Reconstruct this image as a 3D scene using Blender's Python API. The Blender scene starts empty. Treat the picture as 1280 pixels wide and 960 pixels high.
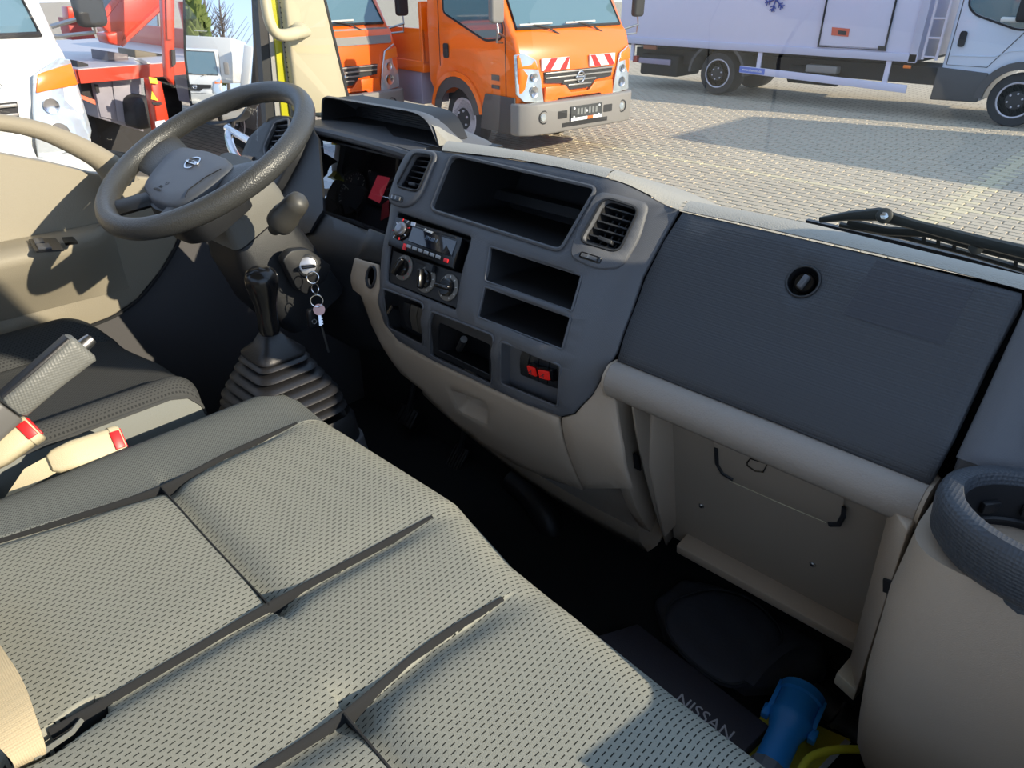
import bpy, bmesh, math, random
from mathutils import Vector, Matrix, geometry
random.seed(7)
SC = bpy.context.scene
COL = SC.collection
V = Vector
# ---------------------------------------------------------------- camera
FPX = 900.0
YAW, PITCH = math.radians(43.5), math.radians(29.5)
CAMZ = 2.0
Fw = V((-math.sin(YAW)*math.cos(PITCH), math.cos(YAW)*math.cos(PITCH), -math.sin(PITCH)))
Rt = V((math.cos(YAW), math.sin(YAW), 0))
Up = Rt.cross(Fw)
cam = bpy.data.cameras.new('camera'); camo = bpy.data.objects.new('camera', cam); COL.objects.link(camo)
cam.sensor_width = 36; cam.lens = FPX/1280*36; cam.clip_start = .02; cam.clip_end = 300
m = Matrix((Rt, Up, -Fw)).transposed().to_4x4(); m.translation = V((0, 0, CAMZ)); camo.matrix_world = m
SC.camera = camo
# ---------------------------------------------------------------- light
SUN_EL, SUN_AZ = math.radians(23), math.atan2(.30, 1.0)      # azimuth measured from +X towards +Y
sun_dir = V((math.cos(SUN_EL)*math.cos(SUN_AZ), math.cos(SUN_EL)*math.sin(SUN_AZ), math.sin(SUN_EL)))
sl = bpy.data.lights.new('sun', 'SUN'); sl.energy = 5.3; sl.angle = math.radians(.55); sl.color = (1, .87, .68)
so = bpy.data.objects.new('sun', sl); COL.objects.link(so)
so.rotation_euler = sun_dir.to_track_quat('Z', 'Y').to_euler(); so.location = (6, 2, 8)
W = bpy.data.worlds.new('sky'); SC.world = W; W.use_nodes = True
nt = W.node_tree; nt.nodes.clear()
tcw = nt.nodes.new('ShaderNodeTexCoord'); spw = nt.nodes.new('ShaderNodeSeparateXYZ'); rp_ = nt.nodes.new('ShaderNodeValToRGB')
nt.links.new(tcw.outputs['Generated'], spw.inputs[0]); nt.links.new(spw.outputs[2], rp_.inputs[0])
for e, (pos, c) in enumerate(((0, (.40, .49, .60)), (.10, (.29, .41, .60)), (.35, (.27, .37, .54)), (1, (.23, .32, .49)))):
    q = rp_.color_ramp.elements[e] if e < 2 else rp_.color_ramp.elements.new(pos)
    q.position = pos; q.color = c+(1,)
bg = nt.nodes.new('ShaderNodeBackground'); bg.inputs[1].default_value = 1.9
nt.links.new(rp_.outputs[0], bg.inputs[0])
wo = nt.nodes.new('ShaderNodeOutputWorld')
nt.links.new(bg.outputs[0], wo.inputs[0])
SC.view_settings.view_transform = 'Standard'; SC.view_settings.look = 'None'
SC.view_settings.exposure = 0.5; SC.view_settings.gamma = 1; SC.view_settings.use_curve_mapping = False

# ---------------------------------------------------------------- helpers: measuring
def ray(u, v): return Fw + Rt*((u-640)/FPX) - Up*((v-480)/FPX)
def P(u, v, X=None, Y=None, Z=None):
    r = ray(u, v)
    t = X/r.x if X is not None else (Y/r.y if Y is not None else (Z-CAMZ)/r.z)
    return V((0, 0, CAMZ)) + r*t
def PL(u, v, p, n):
    r = ray(u, v); t = (V(p)-V((0, 0, CAMZ))).dot(n)/r.dot(n)
    return V((0, 0, CAMZ)) + r*t
# ---------------------------------------------------------------- helpers: materials
MATS = {}
def srgb(c):
    return tuple(((x/255)/12.92 if x/255 <= .04045 else ((x/255+.055)/1.055)**2.4) for x in c)
def mat(name, col, rough=.5, metal=0, bump=None, spec=.5, var=0, emit=None, coat=0, trans=0, sheen=0):
    """bump=(kind, scale, strength)"""
    if name in MATS: return MATS[name]
    M = bpy.data.materials.new(name); M.use_nodes = True; n = M.node_tree; b = n.nodes['Principled BSDF']
    c = srgb(col) + (1,)
    b.inputs['Base Color'].default_value = c; b.inputs['Roughness'].default_value = rough
    b.inputs['Metallic'].default_value = metal; b.inputs['Specular IOR Level'].default_value = spec
    b.inputs['Coat Weight'].default_value = coat; b.inputs['Transmission Weight'].default_value = trans
    b.inputs['Sheen Weight'].default_value = sheen
    if emit: b.inputs['Emission Color'].default_value = srgb(emit[0])+(1,); b.inputs['Emission Strength'].default_value = emit[1]
    tc = n.nodes.new('ShaderNodeTexCoord')
    if var:
        nz = n.nodes.new('ShaderNodeTexNoise'); nz.inputs['Scale'].default_value = 6; nz.inputs['Detail'].default_value = 6
        n.links.new(tc.outputs['Object'], nz.inputs['Vector'])
        mx = n.nodes.new('ShaderNodeMix'); mx.data_type = 'RGBA'
        mx.inputs[6].default_value = tuple(x*(1-var) for x in c[:3])+(1,); mx.inputs[7].default_value = tuple(min(1, x*(1+var)) for x in c[:3])+(1,)
        n.links.new(nz.outputs[0], mx.inputs[0]); n.links.new(mx.outputs[2], b.inputs['Base Color'])
    if bump:
        kind, sc, st = bump
        if kind == 'noise':
            t = n.nodes.new('ShaderNodeTexNoise'); t.inputs['Scale'].default_value = sc; t.inputs['Detail'].default_value = 4; out = t.outputs[0]
        else:
            t = n.nodes.new('ShaderNodeTexVoronoi'); t.inputs['Scale'].default_value = sc; t.inputs['Randomness'].default_value = .15 if kind == 'mesh' else 1; out = t.outputs[0]
        n.links.new(tc.outputs['Object'], t.inputs['Vector'])
        bp = n.nodes.new('ShaderNodeBump'); bp.inputs['Strength'].default_value = st; bp.inputs['Distance'].default_value = .001
        n.links.new(out, bp.inputs['Height']); n.links.new(bp.outputs[0], b.inputs['Normal'])
    MATS[name] = M
    return M
def math_node(n, op, a, b=None, c=None):
    q = n.nodes.new('ShaderNodeMath'); q.operation = op
    for i, x in enumerate((a, b, c)):
        if x is None: continue
        if isinstance(x, (int, float)): q.inputs[i].default_value = x
        else: n.links.new(x, q.inputs[i])
    return q.outputs[0]
def fabric(name, col, dark, px, py, lw, ll):
    """woven cloth with staggered rows of short dark stitches, in object space"""
    M = mat(name, col, .9, sheen=.0, spec=.2); n = M.node_tree; b = n.nodes['Principled BSDF']
    tc = n.nodes.new('ShaderNodeTexCoord'); sp = n.nodes.new('ShaderNodeSeparateXYZ'); n.links.new(tc.outputs['Object'], sp.inputs[0])
    cx = math_node(n, 'DIVIDE', sp.outputs[0], px); col_i = math_node(n, 'FLOOR', cx); fx = math_node(n, 'FRACT', cx)
    par = math_node(n, 'MULTIPLY', math_node(n, 'MODULO', math_node(n, 'ABSOLUTE', col_i), 2), .5)
    fy = math_node(n, 'FRACT', math_node(n, 'ADD', math_node(n, 'DIVIDE', sp.outputs[1], py), par))
    ax = math_node(n, 'ABSOLUTE', math_node(n, 'SUBTRACT', fx, .5)); ay = math_node(n, 'ABSOLUTE', math_node(n, 'SUBTRACT', fy, .5))
    mx_ = math_node(n, 'LESS_THAN', ax, lw/2); my = math_node(n, 'LESS_THAN', ay, ll/2)
    msk = math_node(n, 'MULTIPLY', mx_, my)
    nz = n.nodes.new('ShaderNodeTexNoise'); nz.inputs['Scale'].default_value = 900; n.links.new(tc.outputs['Object'], nz.inputs['Vector'])
    c = srgb(col)
    m0 = n.nodes.new('ShaderNodeMix'); m0.data_type = 'RGBA'; m0.inputs[6].default_value = tuple(x*.75 for x in c)+(1,); m0.inputs[7].default_value = tuple(x*1.2 for x in c)+(1,)
    n.links.new(nz.outputs[0], m0.inputs[0])
    m1 = n.nodes.new('ShaderNodeMix'); m1.data_type = 'RGBA'; n.links.new(msk, m1.inputs[0]); n.links.new(m0.outputs[2], m1.inputs[6]); m1.inputs[7].default_value = srgb(dark)+(1,)
    n.links.new(m1.outputs[2], b.inputs['Base Color'])
    h = math_node(n, 'SUBTRACT', math_node(n, 'MULTIPLY', nz.outputs[0], .4), msk)
    bp = n.nodes.new('ShaderNodeBump'); bp.inputs['Strength'].default_value = .5; bp.inputs['Distance'].default_value = .0012
    n.links.new(h, bp.inputs['Height']); n.links.new(bp.outputs[0], b.inputs['Normal'])
    return M
def glass(name, col=(255, 255, 255), refl=.06, cap=.09):
    if name in MATS: return MATS[name]
    M = bpy.data.materials.new(name); M.use_nodes = True; n = M.node_tree; n.nodes.clear()
    o = n.nodes.new('ShaderNodeOutputMaterial'); t = n.nodes.new('ShaderNodeBsdfTransparent'); g = n.nodes.new('ShaderNodeBsdfGlossy')
    g.inputs['Roughness'].default_value = .02; t.inputs[0].default_value = srgb(col)+(1,)
    fr = n.nodes.new('ShaderNodeFresnel'); fr.inputs[0].default_value = 1.45; mx = n.nodes.new('ShaderNodeMixShader')
    f = math_node(n, "MINIMUM", math_node(n, "MULTIPLY", fr.outputs[0], refl/.04), cap)
    n.links.new(f, mx.inputs[0]); n.links.new(t.outputs[0], mx.inputs[1]); n.links.new(g.outputs[0], mx.inputs[2]); n.links.new(mx.outputs[0], o.inputs[0])
    MATS[name] = M; return M
# ---------------------------------------------------------------- helpers: objects
WM = {}
def thing(name, label, cat, loc=(0, 0, 0), group=None, kind=None):
    o = bpy.data.objects.new(name, None); COL.objects.link(o); o.location = loc; o.empty_display_size = .1
    if kind: o['kind'] = kind
    else: o['category'] = cat
    o['label'] = label
    if group: o['group'] = group
    WM[o.name] = Matrix.Translation(loc); return o
def adopt(o, parent):
    o.parent = parent; o.matrix_parent_inverse = WM[parent.name].inverted()
def obj(name, bm, material, parent=None, label=None, kind=None, cat=None, group=None, smooth=35, bevel=0, seg=2, subd=0, solid=0):
    me = bpy.data.meshes.new(name)
    if isinstance(bm, bmesh.types.BMesh):
        bmesh.ops.remove_doubles(bm, verts=bm.verts, dist=1e-5)
        if not bm.faces: raise RuntimeError('empty '+name)
        bmesh.ops.recalc_face_normals(bm, faces=bm.faces); bm.to_mesh(me); bm.free()
    co = [v.co for v in me.vertices]
    c = V([(min(v[i] for v in co)+max(v[i] for v in co))/2 for i in range(3)])
    me.transform(Matrix.Translation(-c))
    if smooth:
        me.polygons.foreach_set('use_smooth', [True]*len(me.polygons))
        me.set_sharp_from_angle(angle=math.radians(smooth))
    o = bpy.data.objects.new(name, me); COL.objects.link(o); o.location = c
    me.materials.append(material)
    WM[o.name] = Matrix.Translation(c)
    if parent: adopt(o, parent)
    if solid:
        q = o.modifiers.new('thickness', 'SOLIDIFY'); q.thickness = solid; q.offset = -1
    if subd:
        q = o.modifiers.new('subdivision', 'SUBSURF'); q.levels = subd; q.render_levels = subd
    if bevel:
        q = o.modifiers.new('bevel', 'BEVEL'); q.width = bevel; q.segments = seg; q.limit_method = 'ANGLE'; q.angle_limit = math.radians(40)
        if smooth: me.set_sharp_from_angle(angle=math.radians(180))
    if label: o['label'] = label
    if kind: o['kind'] = kind
    if cat: o['category'] = cat
    if group: o['group'] = group
    return o
def dup(o, parent, delta):
    c = o.copy(); COL.objects.link(c); WM[c.name] = Matrix.Translation(delta) @ WM[o.name]
    c.location = WM[c.name].translation
    if parent: adopt(c, parent)
    return c
def nb(): return bmesh.new()
def box(bm, c, s, M=None):
    c = V(c); s = V(s)/2; vs = []
    for x in (-1, 1):
        for y in (-1, 1):
            for z in (-1, 1):
                p = V((x*s.x, y*s.y, z*s.z))
                if M: p = M @ p
                vs.append(bm.verts.new(c+p))
    for f in ((0, 1, 3, 2), (4, 6, 7, 5), (0, 4, 5, 1), (2, 3, 7, 6), (0, 2, 6, 4), (1, 5, 7, 3)): bm.faces.new([vs[i] for i in f])
    return bm
def Box(c, s, M=None): return box(nb(), c, s, M)
def loft(bm, rings, caps=True, closed=True, loop=False):
    R = [[bm.verts.new(p) for p in r] for r in rings]; n = len(R[0])
    pairs = list(zip(R, R[1:])) + ([(R[-1], R[0])] if loop else [])
    for a, b in pairs:
        for i in range(n if closed else n-1):
            j = (i+1) % n
            try: bm.faces.new((a[i], a[j], b[j], b[i]))
            except ValueError: pass
    if caps and closed and not loop: bm.faces.new(R[0][::-1]); bm.faces.new(R[-1])
    return bm
def Loft(*a, **k): return loft(nb(), *a, **k)
def prism(bm, pts, vec):
    return loft(bm, [[V(p) for p in pts], [V(p)+V(vec) for p in pts]])
def Prism(pts, vec): return prism(nb(), pts, vec)
def tube(bm, pts, r, seg=10, closed=False, flat=None):
    pts = [V(p) for p in pts]; n = len(pts); rings = []; up = V((0, 0, 1))
    prev = None
    for i, p in enumerate(pts):
        a = pts[(i-1) % n] if (i or closed) else p; b = pts[(i+1) % n] if (i < n-1 or closed) else p
        t = (b-a).normalized()
        if prev is None:
            u = up if abs(t.dot(up)) < .95 else V((1, 0, 0)); x = (u - t*u.dot(t)).normalized()
        else: x = (prev - t*prev.dot(t)).normalized()
        prev = x; y = t.cross(x); rr = r[i] if isinstance(r, (list, tuple)) else r
        fl = flat or 1
        rings.append([p + x*(rr*math.cos(q)) + y*(rr*fl*math.sin(q)) for q in [2*math.pi*k/seg for k in range(seg)]])
    return loft(bm, rings, loop=closed)
def Tube(*a, **k): return tube(nb(), *a, **k)
def smoothpts(pts, n=6, closed=False):
    pts = [V(p) for p in pts]; out = []; L = len(pts)
    for i in range(L if closed else L-1):
        g = (lambda k: pts[k % L]) if closed else (lambda k: pts[max(0, min(L-1, k))])
        p0, p1, p2, p3 = g(i-1), g(i), g(i+1), g(i+2)
        for k in range(n):
            t = k/n; out.append(.5*((2*p1)+(p2-p0)*t+(2*p0-5*p1+4*p2-p3)*t*t+(3*p1-3*p2+p3-p0)*t**3))
    if not closed: out.append(pts[-1])
    return out
def frame(n, up=(0, 0, 1)):
    n = V(n).normalized(); u = V(up)
    if abs(n.dot(u)) > .98: u = V((0, 1, 0))
    x = u.cross(n).normalized(); y = n.cross(x); return x, y, n
def ring(c, n, r, seg=24, up=(0, 0, 1), ry=None, ph=0):
    x, y, _ = frame(n, up); ry = ry or r
    return [V(c)+x*(r*math.cos(a+ph))+y*(ry*math.sin(a+ph)) for a in [2*math.pi*k/seg for k in range(seg)]]
def lathe(bm, c, n, prof, seg=24, up=(0, 0, 1), caps=True):
    """prof = [(radius, height along n)]"""
    n = V(n).normalized()
    return loft(bm, [ring(V(c)+n*h, n, max(r, 1e-4), seg, up) for r, h in prof], caps=caps)
def Lathe(*a, **k): return lathe(nb(), *a, **k)
def rpoly(pts, r, n=4):
    """rounded polygon (2-D or 3-D)"""
    pts = [V(p) for p in pts]; out = []; L = len(pts)
    for i in range(L):
        p, a, b = pts[i], pts[i-1], pts[(i+1) % L]; rr = r[i] if isinstance(r, (list, tuple)) else r
        if rr <= 0: out.append(p); continue
        da, db = a-p, b-p; ra = min(rr, da.length*.45); rb = min(rr, db.length*.45)
        s, e = p+da.normalized()*ra, p+db.normalized()*rb
        for k in range(n+1):
            t = k/n; out.append(s*(1-t)**2+p*2*t*(1-t)+e*t*t)
    return out
def inside(p, poly):
    c = False; j = len(poly)-1
    for i in range(len(poly)):
        a, b = poly[i], poly[j]
        if (a[1] > p[1]) != (b[1] > p[1]) and p[0] < (b[0]-a[0])*(p[1]-a[1])/(b[1]-a[1])+a[0]: c = not c
        j = i
    return c
def area2(poly): return sum(poly[i-1][0]*poly[i][1]-poly[i][0]*poly[i-1][1] for i in range(len(poly)))/2
def offset2(poly, d):
    """move each vertex to the left of travel by d"""
    out = []; n = len(poly)
    for i in range(n):
        a, p, b = V(poly[i-1]), V(poly[i]), V(poly[(i+1) % n])
        t = ((p-a).normalized()+(b-p).normalized())
        t = t.normalized() if t.length > 1e-6 else (b-p).normalized()
        out.append(p+V((-t.y, t.x))*d)
    return out
def sheet(outer, holes, mapf, th=.003, ch=.0015, grid=.02):
    """curved plate with holes: outer/holes are 2-D loops, mapf(a,b,h) puts them in space"""
    def dens(L):
        o = []
        for i in range(len(L)):
            a, b = V(L[i]), V(L[(i+1) % len(L)]); k = max(1, int((b-a).length/grid+.5))
            if (b-a).length < 1e-6: continue
            o += [a+(b-a)*(q/k) for q in range(k)]
        return o
    loops = [dens(outer)] + [dens(h) for h in holes]
    if area2(loops[0]) < 0: loops[0].reverse()
    for i in range(1, len(loops)):
        if area2(loops[i]) > 0: loops[i].reverse()
    ins = [offset2(l, ch) for l in loops]
    verts, hts, edges = [], [], []
    for L, h in ((loops, -ch), (ins, 0)):
        for l in L:
            s = len(verts); verts += [V((p[0], p[1])) for p in l]; hts += [h]*len(l)
            edges += [(s+i, s+(i+1) % len(l)) for i in range(len(l))]
    xs = [p[0] for p in outer]; ys = [p[1] for p in outer]
    x = min(xs)+grid/2
    while x < max(xs):
        y = min(ys)+grid/2
        while y < max(ys):
            p = V((x, y))
            if inside(p, ins[0]) and not any(inside(p, h) for h in ins[1:]) and min((q-p).length for l in ins for q in l) > grid*.45:
                verts.append(p); hts.append(0)
            y += grid
        x += grid
    rv, re, rf, ov, oe, of = geometry.delaunay_2d_cdt(verts, edges, [], 0, 1e-7)
    hh = []
    for i, v in enumerate(rv):
        hh.append(hts[ov[i][0]] if ov[i] else 0)
    bm = nb(); F = [bm.verts.new(mapf(v.x, v.y, h)) for v, h in zip(rv, hh)]
    for f in rf:
        c = sum((rv[i] for i in f), V((0, 0)))/len(f)
        if inside(c, loops[0]) and not any(inside(c, h) for h in loops[1:]):
            try: bm.faces.new([F[i] for i in f])
            except ValueError: pass
    for l in loops:
        A = [bm.verts.new(mapf(p[0], p[1], -ch)) for p in l]; B = [bm.verts.new(mapf(p[0], p[1], -th)) for p in l]
        for i in range(len(l)):
            j = (i+1) % len(l)
            if A[i].co != A[j].co: bm.faces.new((A[i], A[j], B[j], B[i]))
    for v in [v for v in bm.verts if not v.link_faces]: bm.verts.remove(v)
    return bm
def pocket(bm, loop, vec, shrink=1.0, back=True, slack=None):
    """inward box from an opening loop"""
    loop = [V(p) for p in loop]; c = sum(loop, V())/len(loop); vec = V(vec)
    far = [c+(p-c)*shrink+vec for p in loop]
    A = [bm.verts.new(p) for p in loop]; B = [bm.verts.new(p) for p in far]
    for i in range(len(A)):
        j = (i+1) % len(A); bm.faces.new((A[i], A[j], B[j], B[i]))
    if back: bm.faces.new(B)
    return bm
def text(name, body, size, origin, xdir, ydir, material, parent, depth=.0004, align='CENTER'):
    cu = bpy.data.curves.new(name, 'FONT'); cu.body = body; cu.size = size; cu.extrude = depth; cu.align_x = align; cu.align_y = 'CENTER'
    t = bpy.data.objects.new(name, cu); COL.objects.link(t)
    dg = bpy.context.evaluated_depsgraph_get(); me = bpy.data.meshes.new_from_object(t.evaluated_get(dg)); bpy.data.objects.remove(t)
    x = V(xdir).normalized(); y = V(ydir); y = (y-x*y.dot(x)).normalized(); z = x.cross(y)
    M = Matrix((x, y, z)).transposed().to_4x4(); M.translation = V(origin); me.transform(M)
    b = nb(); b.from_mesh(me); bpy.data.meshes.remove(me)
    return obj(name, b, material, parent, smooth=0)
# ---------------------------------------------------------------- materials
beige = mat('beige_plastic', (178, 168, 148), .62, bump=('grain', 900, .25), var=.05)
beige_dark = mat('taupe_plastic', (166, 149, 130), .6, bump=('grain', 900, .2), var=.05)
beige_flat = mat('taupe_smooth_plastic', (142, 128, 112), .5, var=.05)
pad = mat('padded_top_vinyl', (158, 152, 140), .65, bump=('grain', 450, .5), var=.04)
dark = mat('dark_grey_plastic', (84, 85, 89), .5, bump=('mesh', 700, .3), var=.04)
charcoal = mat('charcoal_mesh_plastic', (58, 60, 64), .5, bump=('mesh', 380, .7), var=.05)
black = mat('black_plastic', (30, 31, 34), .45, bump=('grain', 900, .2))
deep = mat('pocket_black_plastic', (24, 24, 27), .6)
gloss = mat('gloss_black_plastic', (14, 14, 16), .18)
rubber = mat('black_rubber', (30, 30, 32), .42, bump=('noise', 300, .3))
wheelmat = mat('wheel_grained_vinyl', (62, 62, 61), .38, bump=('grain', 420, .45))
hubmat = mat('hub_grey_plastic', (74, 78, 86), .45, bump=('grain', 900, .25))
chrome = mat('chrome', (215, 215, 218), .18, 1)
steel = mat('satin_steel', (160, 160, 160), .35, 1)
red = mat('red_switch_plastic', (190, 30, 26), .35, emit=((220, 40, 30), .09))
redb = mat('red_button_plastic', (205, 28, 34), .4)
cream = mat('cream_belt_plastic', (184, 174, 144), .5, bump=('grain', 900, .2))
carpet = mat('black_floor_carpet', (20, 21, 24), .95, bump=('noise', 700, .8), var=.3)
seatf = fabric('woven_seat_cloth', (142, 143, 132), (40, 42, 38), .0062, .0092, .20, .62)
seatb = fabric('twill_bolster_cloth', (100, 104, 102), (56, 60, 60), .0022, .004, .5, .5)
seatd = fabric('driver_seat_cloth', (66, 68, 68), (44, 46, 47), .0030, .006, .4, .5)
yellow = mat('yellow_lacquer', (190, 180, 20), .35)
# ================================================================ CAB SHELL
XL, XR = -1.56, .17
def struct(name, bm, m, **k): return obj(name, bm, m, kind='structure', **k)
FLZ = .93                                                     # cab floor height
fl = struct('floor', Box((-.7, .30, FLZ-.02), (1.8, 2.2, .04)), carpet, smooth=0)
bm = nb(); loft(bm, [[V((x, 1.02, FLZ)), V((x, 1.02, 1.42)), V((x, 1.16, 1.56)), V((x, 1.20, 1.56)), V((x, 1.20, FLZ))] for x in (XL-.04, XR+.04)])
struct('wall_front', bm, carpet)
struct('wall_rear', Box((-.7, -.80, 1.33), (1.8, .04, .84)), beige_flat, smooth=0)
struct('trim_6', Box((-1.48, -.80, 2.0), (.14, .04, .54)), beige_flat, smooth=0)
struct('window_3', Box((-.65, -.80, 2.0), (1.54, .006, .52)), glass('rear_glass', refl=.04), smooth=0)
roofm = mat('roof_lining', (170, 165, 150), .9)
bm = nb(); loft(bm, [[V((x, -.80, 2.30)), V((x, .42, 2.32)), V((x, .52, 2.27)), V((x, .52, 2.24)), V((x, .42, 2.28)), V((x, -.80, 2.26))] for x in (XL, XR)])
struct('ceiling', bm, roofm)
# body sides: far (driver) side pillar, near side sill and pillars
bodyy = mat('yellow_green_body_paint', (176, 172, 30), .3, coat=.3)
def lineYZ(x, a, b, w, t, up=(0, 1, 0)):
    a = V((x,)+a); b = V((x,)+b); d = (b-a).normalized(); s = d.cross(V((1, 0, 0))).normalized()*w
    return Prism([a, b, b+s, a+s], (t, 0, 0))
# near-side (passenger) structure, the door there stands open
struct('trim_2', lineYZ(XR-.03, (1.12, 1.70), (.56, 2.27), .11, .05), beige, bevel=.01)
struct('trim_3', Box((XR, -.72, 1.75), (.05, .14, 1.05)), beige, bevel=.01)
struct('wall_right', Prism([V((XR-.02, y, z+2)) for y, z in ((1.13, -1.07), (.40, -1.07), (.44, -.44), (.56, -.45), (.72, -.36), (.86, -.22), (.92, -.13), (1.13, -.12))], (.05, 0, 0)), beige_dark, smooth=0)  # unseen side wall, outline shaped to throw shade on bench and console
struct('trim_4', Box((XR, .03, FLZ-.03), (.06, 1.4, .06)), black, smooth=0)
# windscreen
wsg = glass('windscreen_glass', (246, 250, 248), .03)
ws = [V((x, y-(abs(x+.7)**2)*.06, z)) for x, y, z in [(-1.52, 1.17, 1.70), (-.7, 1.20, 1.69), (.12, 1.17, 1.70), (.10, .60, 2.27), (-.7, .62, 2.28), (-1.48, .60, 2.27)]]
bm = nb(); rows = []
for k in range(7):
    t = k/6; rows.append([V((-.7+s*.82*(1-.03*t), 1.22-.62*t-.06*s*s+.02*math.sin(math.pi*t), 1.56+.70*t)) for s in [q/8-1 for q in range(17)]])
loft(bm, rows, closed=False)
struct('window_1', bm, wsg, label='large raked windscreen with faint reflections')

# ================================================================ DASHBOARD PROFILE
PR = [(.955, -.215), (.93, -.2325), (.905, -.258), (.872, -.281), (.80, -.386), (.768, -.428), (.745, -.475), (.735, -.52), (.722, -.575), (.725, -.615), (.748, -.683), (.80, -.80), (.83, -.872)]
pf = smoothpts([(0, y, z+CAMZ) for y, z in PR], 8)
wl = [0]
for a, b in zip(pf, pf[1:]): wl.append(wl[-1]+(b-a).length)
def prof(w):
    w = max(0, min(wl[-1]-1e-6, w))
    lo, hi = 0, len(wl)-1
    while hi-lo > 1:
        m_ = (lo+hi)//2
        if wl[m_] <= w: lo = m_
        else: hi = m_
    t = (w-wl[lo])/(wl[hi]-wl[lo]); p = pf[lo].lerp(pf[hi], t)
    ta = (pf[min(lo+1, len(pf)-1)]-pf[lo]).normalized(); tb = (pf[min(hi+1, len(pf)-1)]-pf[min(hi, len(pf)-2)]).normalized()
    ta = ta.lerp(tb, t).normalized()
    return p, V((0, ta.z, -ta.y))                            # point, outward normal (towards the seats)
def smst(t): t = max(0, min(1, t)); return t*t*(3-2*t)
def HS(x, w):                                                # the centre console stands proud of the dashboard
    return .050*(1-smst((x+.615)/.095))*smst((x+1.12)/.06)*(1-smst((w-.36)/.10))
def DM(x, w, h=0):
    p, n = prof(w); h += HS(x, w); return V((x, p.y+n.y*h, p.z+n.z*h))
def DX(u, v, h=0):
    r = ray(u, v); s = r.z/r.y; h0 = h; x = -.8
    for it in range(6):
        lo, hi = 0.0, wl[-1]
        for _ in range(34):
            m_ = (lo+hi)/2; p, n = prof(m_); y = p.y+n.y*h; z = p.z+n.z*h-CAMZ
            if z/y > s: lo = m_
            else: hi = m_
        p, n = prof(lo); x = r.x*(p.y+n.y*h)/r.y; h = h0+HS(x, lo)
    return V((x, lo))
def D(u, v, h=0): q = DX(u, v, h); return DM(q.x, q.y, h)
def L2(px, r=0, n=4):
    q = rpoly([V((a, b, 0)) for a, b in px], r, n) if r else [V((a, b, 0)) for a, b in px]
    return [DX(p.x, p.y) for p in q]
def D3(loop, h=0): return [DM(p.x, p.y, h) for p in loop]
def scale2(loop, k, dx=0, dy=0):
    c = sum(loop, V((0, 0)))/len(loop); return [V((c.x+(p.x-c.x)*k+dx, c.y+(p.y-c.y)*k+dy)) for p in loop]
def bil(q, a, b):
    tl, tr, br, bl = q; return (tl*(1-a)+tr*a)*(1-b)+(bl*(1-a)+br*a)*b
dash = thing('dashboard', 'long dark grey and taupe dashboard running across the whole cab under the windscreen', 'dashboard', (-.7, .95, 1.5))

# ---- centre fascia
HL = {  # openings, image outline of each (measured) -> dashboard surface
 'cubby': L2([(566, 194), (745, 235), (700, 313), (539, 262)], 9),
 'rad': L2([(496, 264), (589, 295), (569, 388), (482, 352)], 4),
 'slu': L2([(613, 308), (727, 344), (714, 389), (606, 351)], 3),
 'sll': L2([(606, 358), (713, 396), (702, 437), (597, 396)], 3),
 'pl': L2([(478, 360), (529, 379), (529, 432), (485, 409)], 5),
 'pc': L2([(538, 388), (617, 419), (615, 481), (537, 444)], 6),
 'pr': L2([(626, 426), (700, 457), (697, 509), (626, 479)], 6),
 'vl': L2([(520, 193), (543, 196), (524, 240), (498, 233)], 6),
 'vr': L2([(757, 249), (799, 262), (774, 315), (727, 302)], 11)}
outer = L2([(560, 190), (620, 196), (690, 207), (759, 222), (800, 237), (848, 262), (829, 296), (803, 345), (784, 400), (770, 440), (757, 462), (738, 494), (716, 517), (700, 521), (655, 505), (600, 479), (540, 451), (497, 426), (480, 405), (474, 360), (479, 300), (489, 245), (505, 195), (520, 185)])
obj('centre_fascia', sheet(outer, list(HL.values()), DM, .006, .0018, .018), dark, dash, smooth=50)
# backing that closes the fascia towards the windscreen
# pockets
for nm, key, vec, sh in (('upper_cubby', 'cubby', (0, .17, -.03), .93), ('upper_slot', 'slu', (0, .15, -.01), .97), ('lower_slot', 'sll', (0, .15, -.01), .97), ('vent_duct', 'vl', (0, .07, -.03), .9), ('vent_duct', 'vr', (0, .07, -.03), .9)):
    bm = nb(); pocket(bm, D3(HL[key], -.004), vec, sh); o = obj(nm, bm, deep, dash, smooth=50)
    if nm == 'upper_cubby':
        obj('inner_ledge', Prism([D(600, 232, -.12), D(725, 262, -.12), D(722, 275, -.12), D(598, 243, -.12)], (0, .02, 0)), black, o)
# lip round the cubby
def lip(name, loop, r, m, h=0, k=1.0, par=dash):
    return obj(name, Tube(D3(scale2(loop, k), h), r, 6, True), m, par)
lip('cubby_lip', HL['cubby'], .0030, dark, .0005, 1.01)
lip('slot_lip', HL['slu'], .0018, dark); lip('slot_lip', HL['sll'], .0018, dark)
lip('pocket_lip', HL['pc'], .0020, dark, 0, 1.0); lip('pocket_lip', HL['pr'], .0020, dark); lip('pocket_lip', HL['pl'], .0020, dark)
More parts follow.
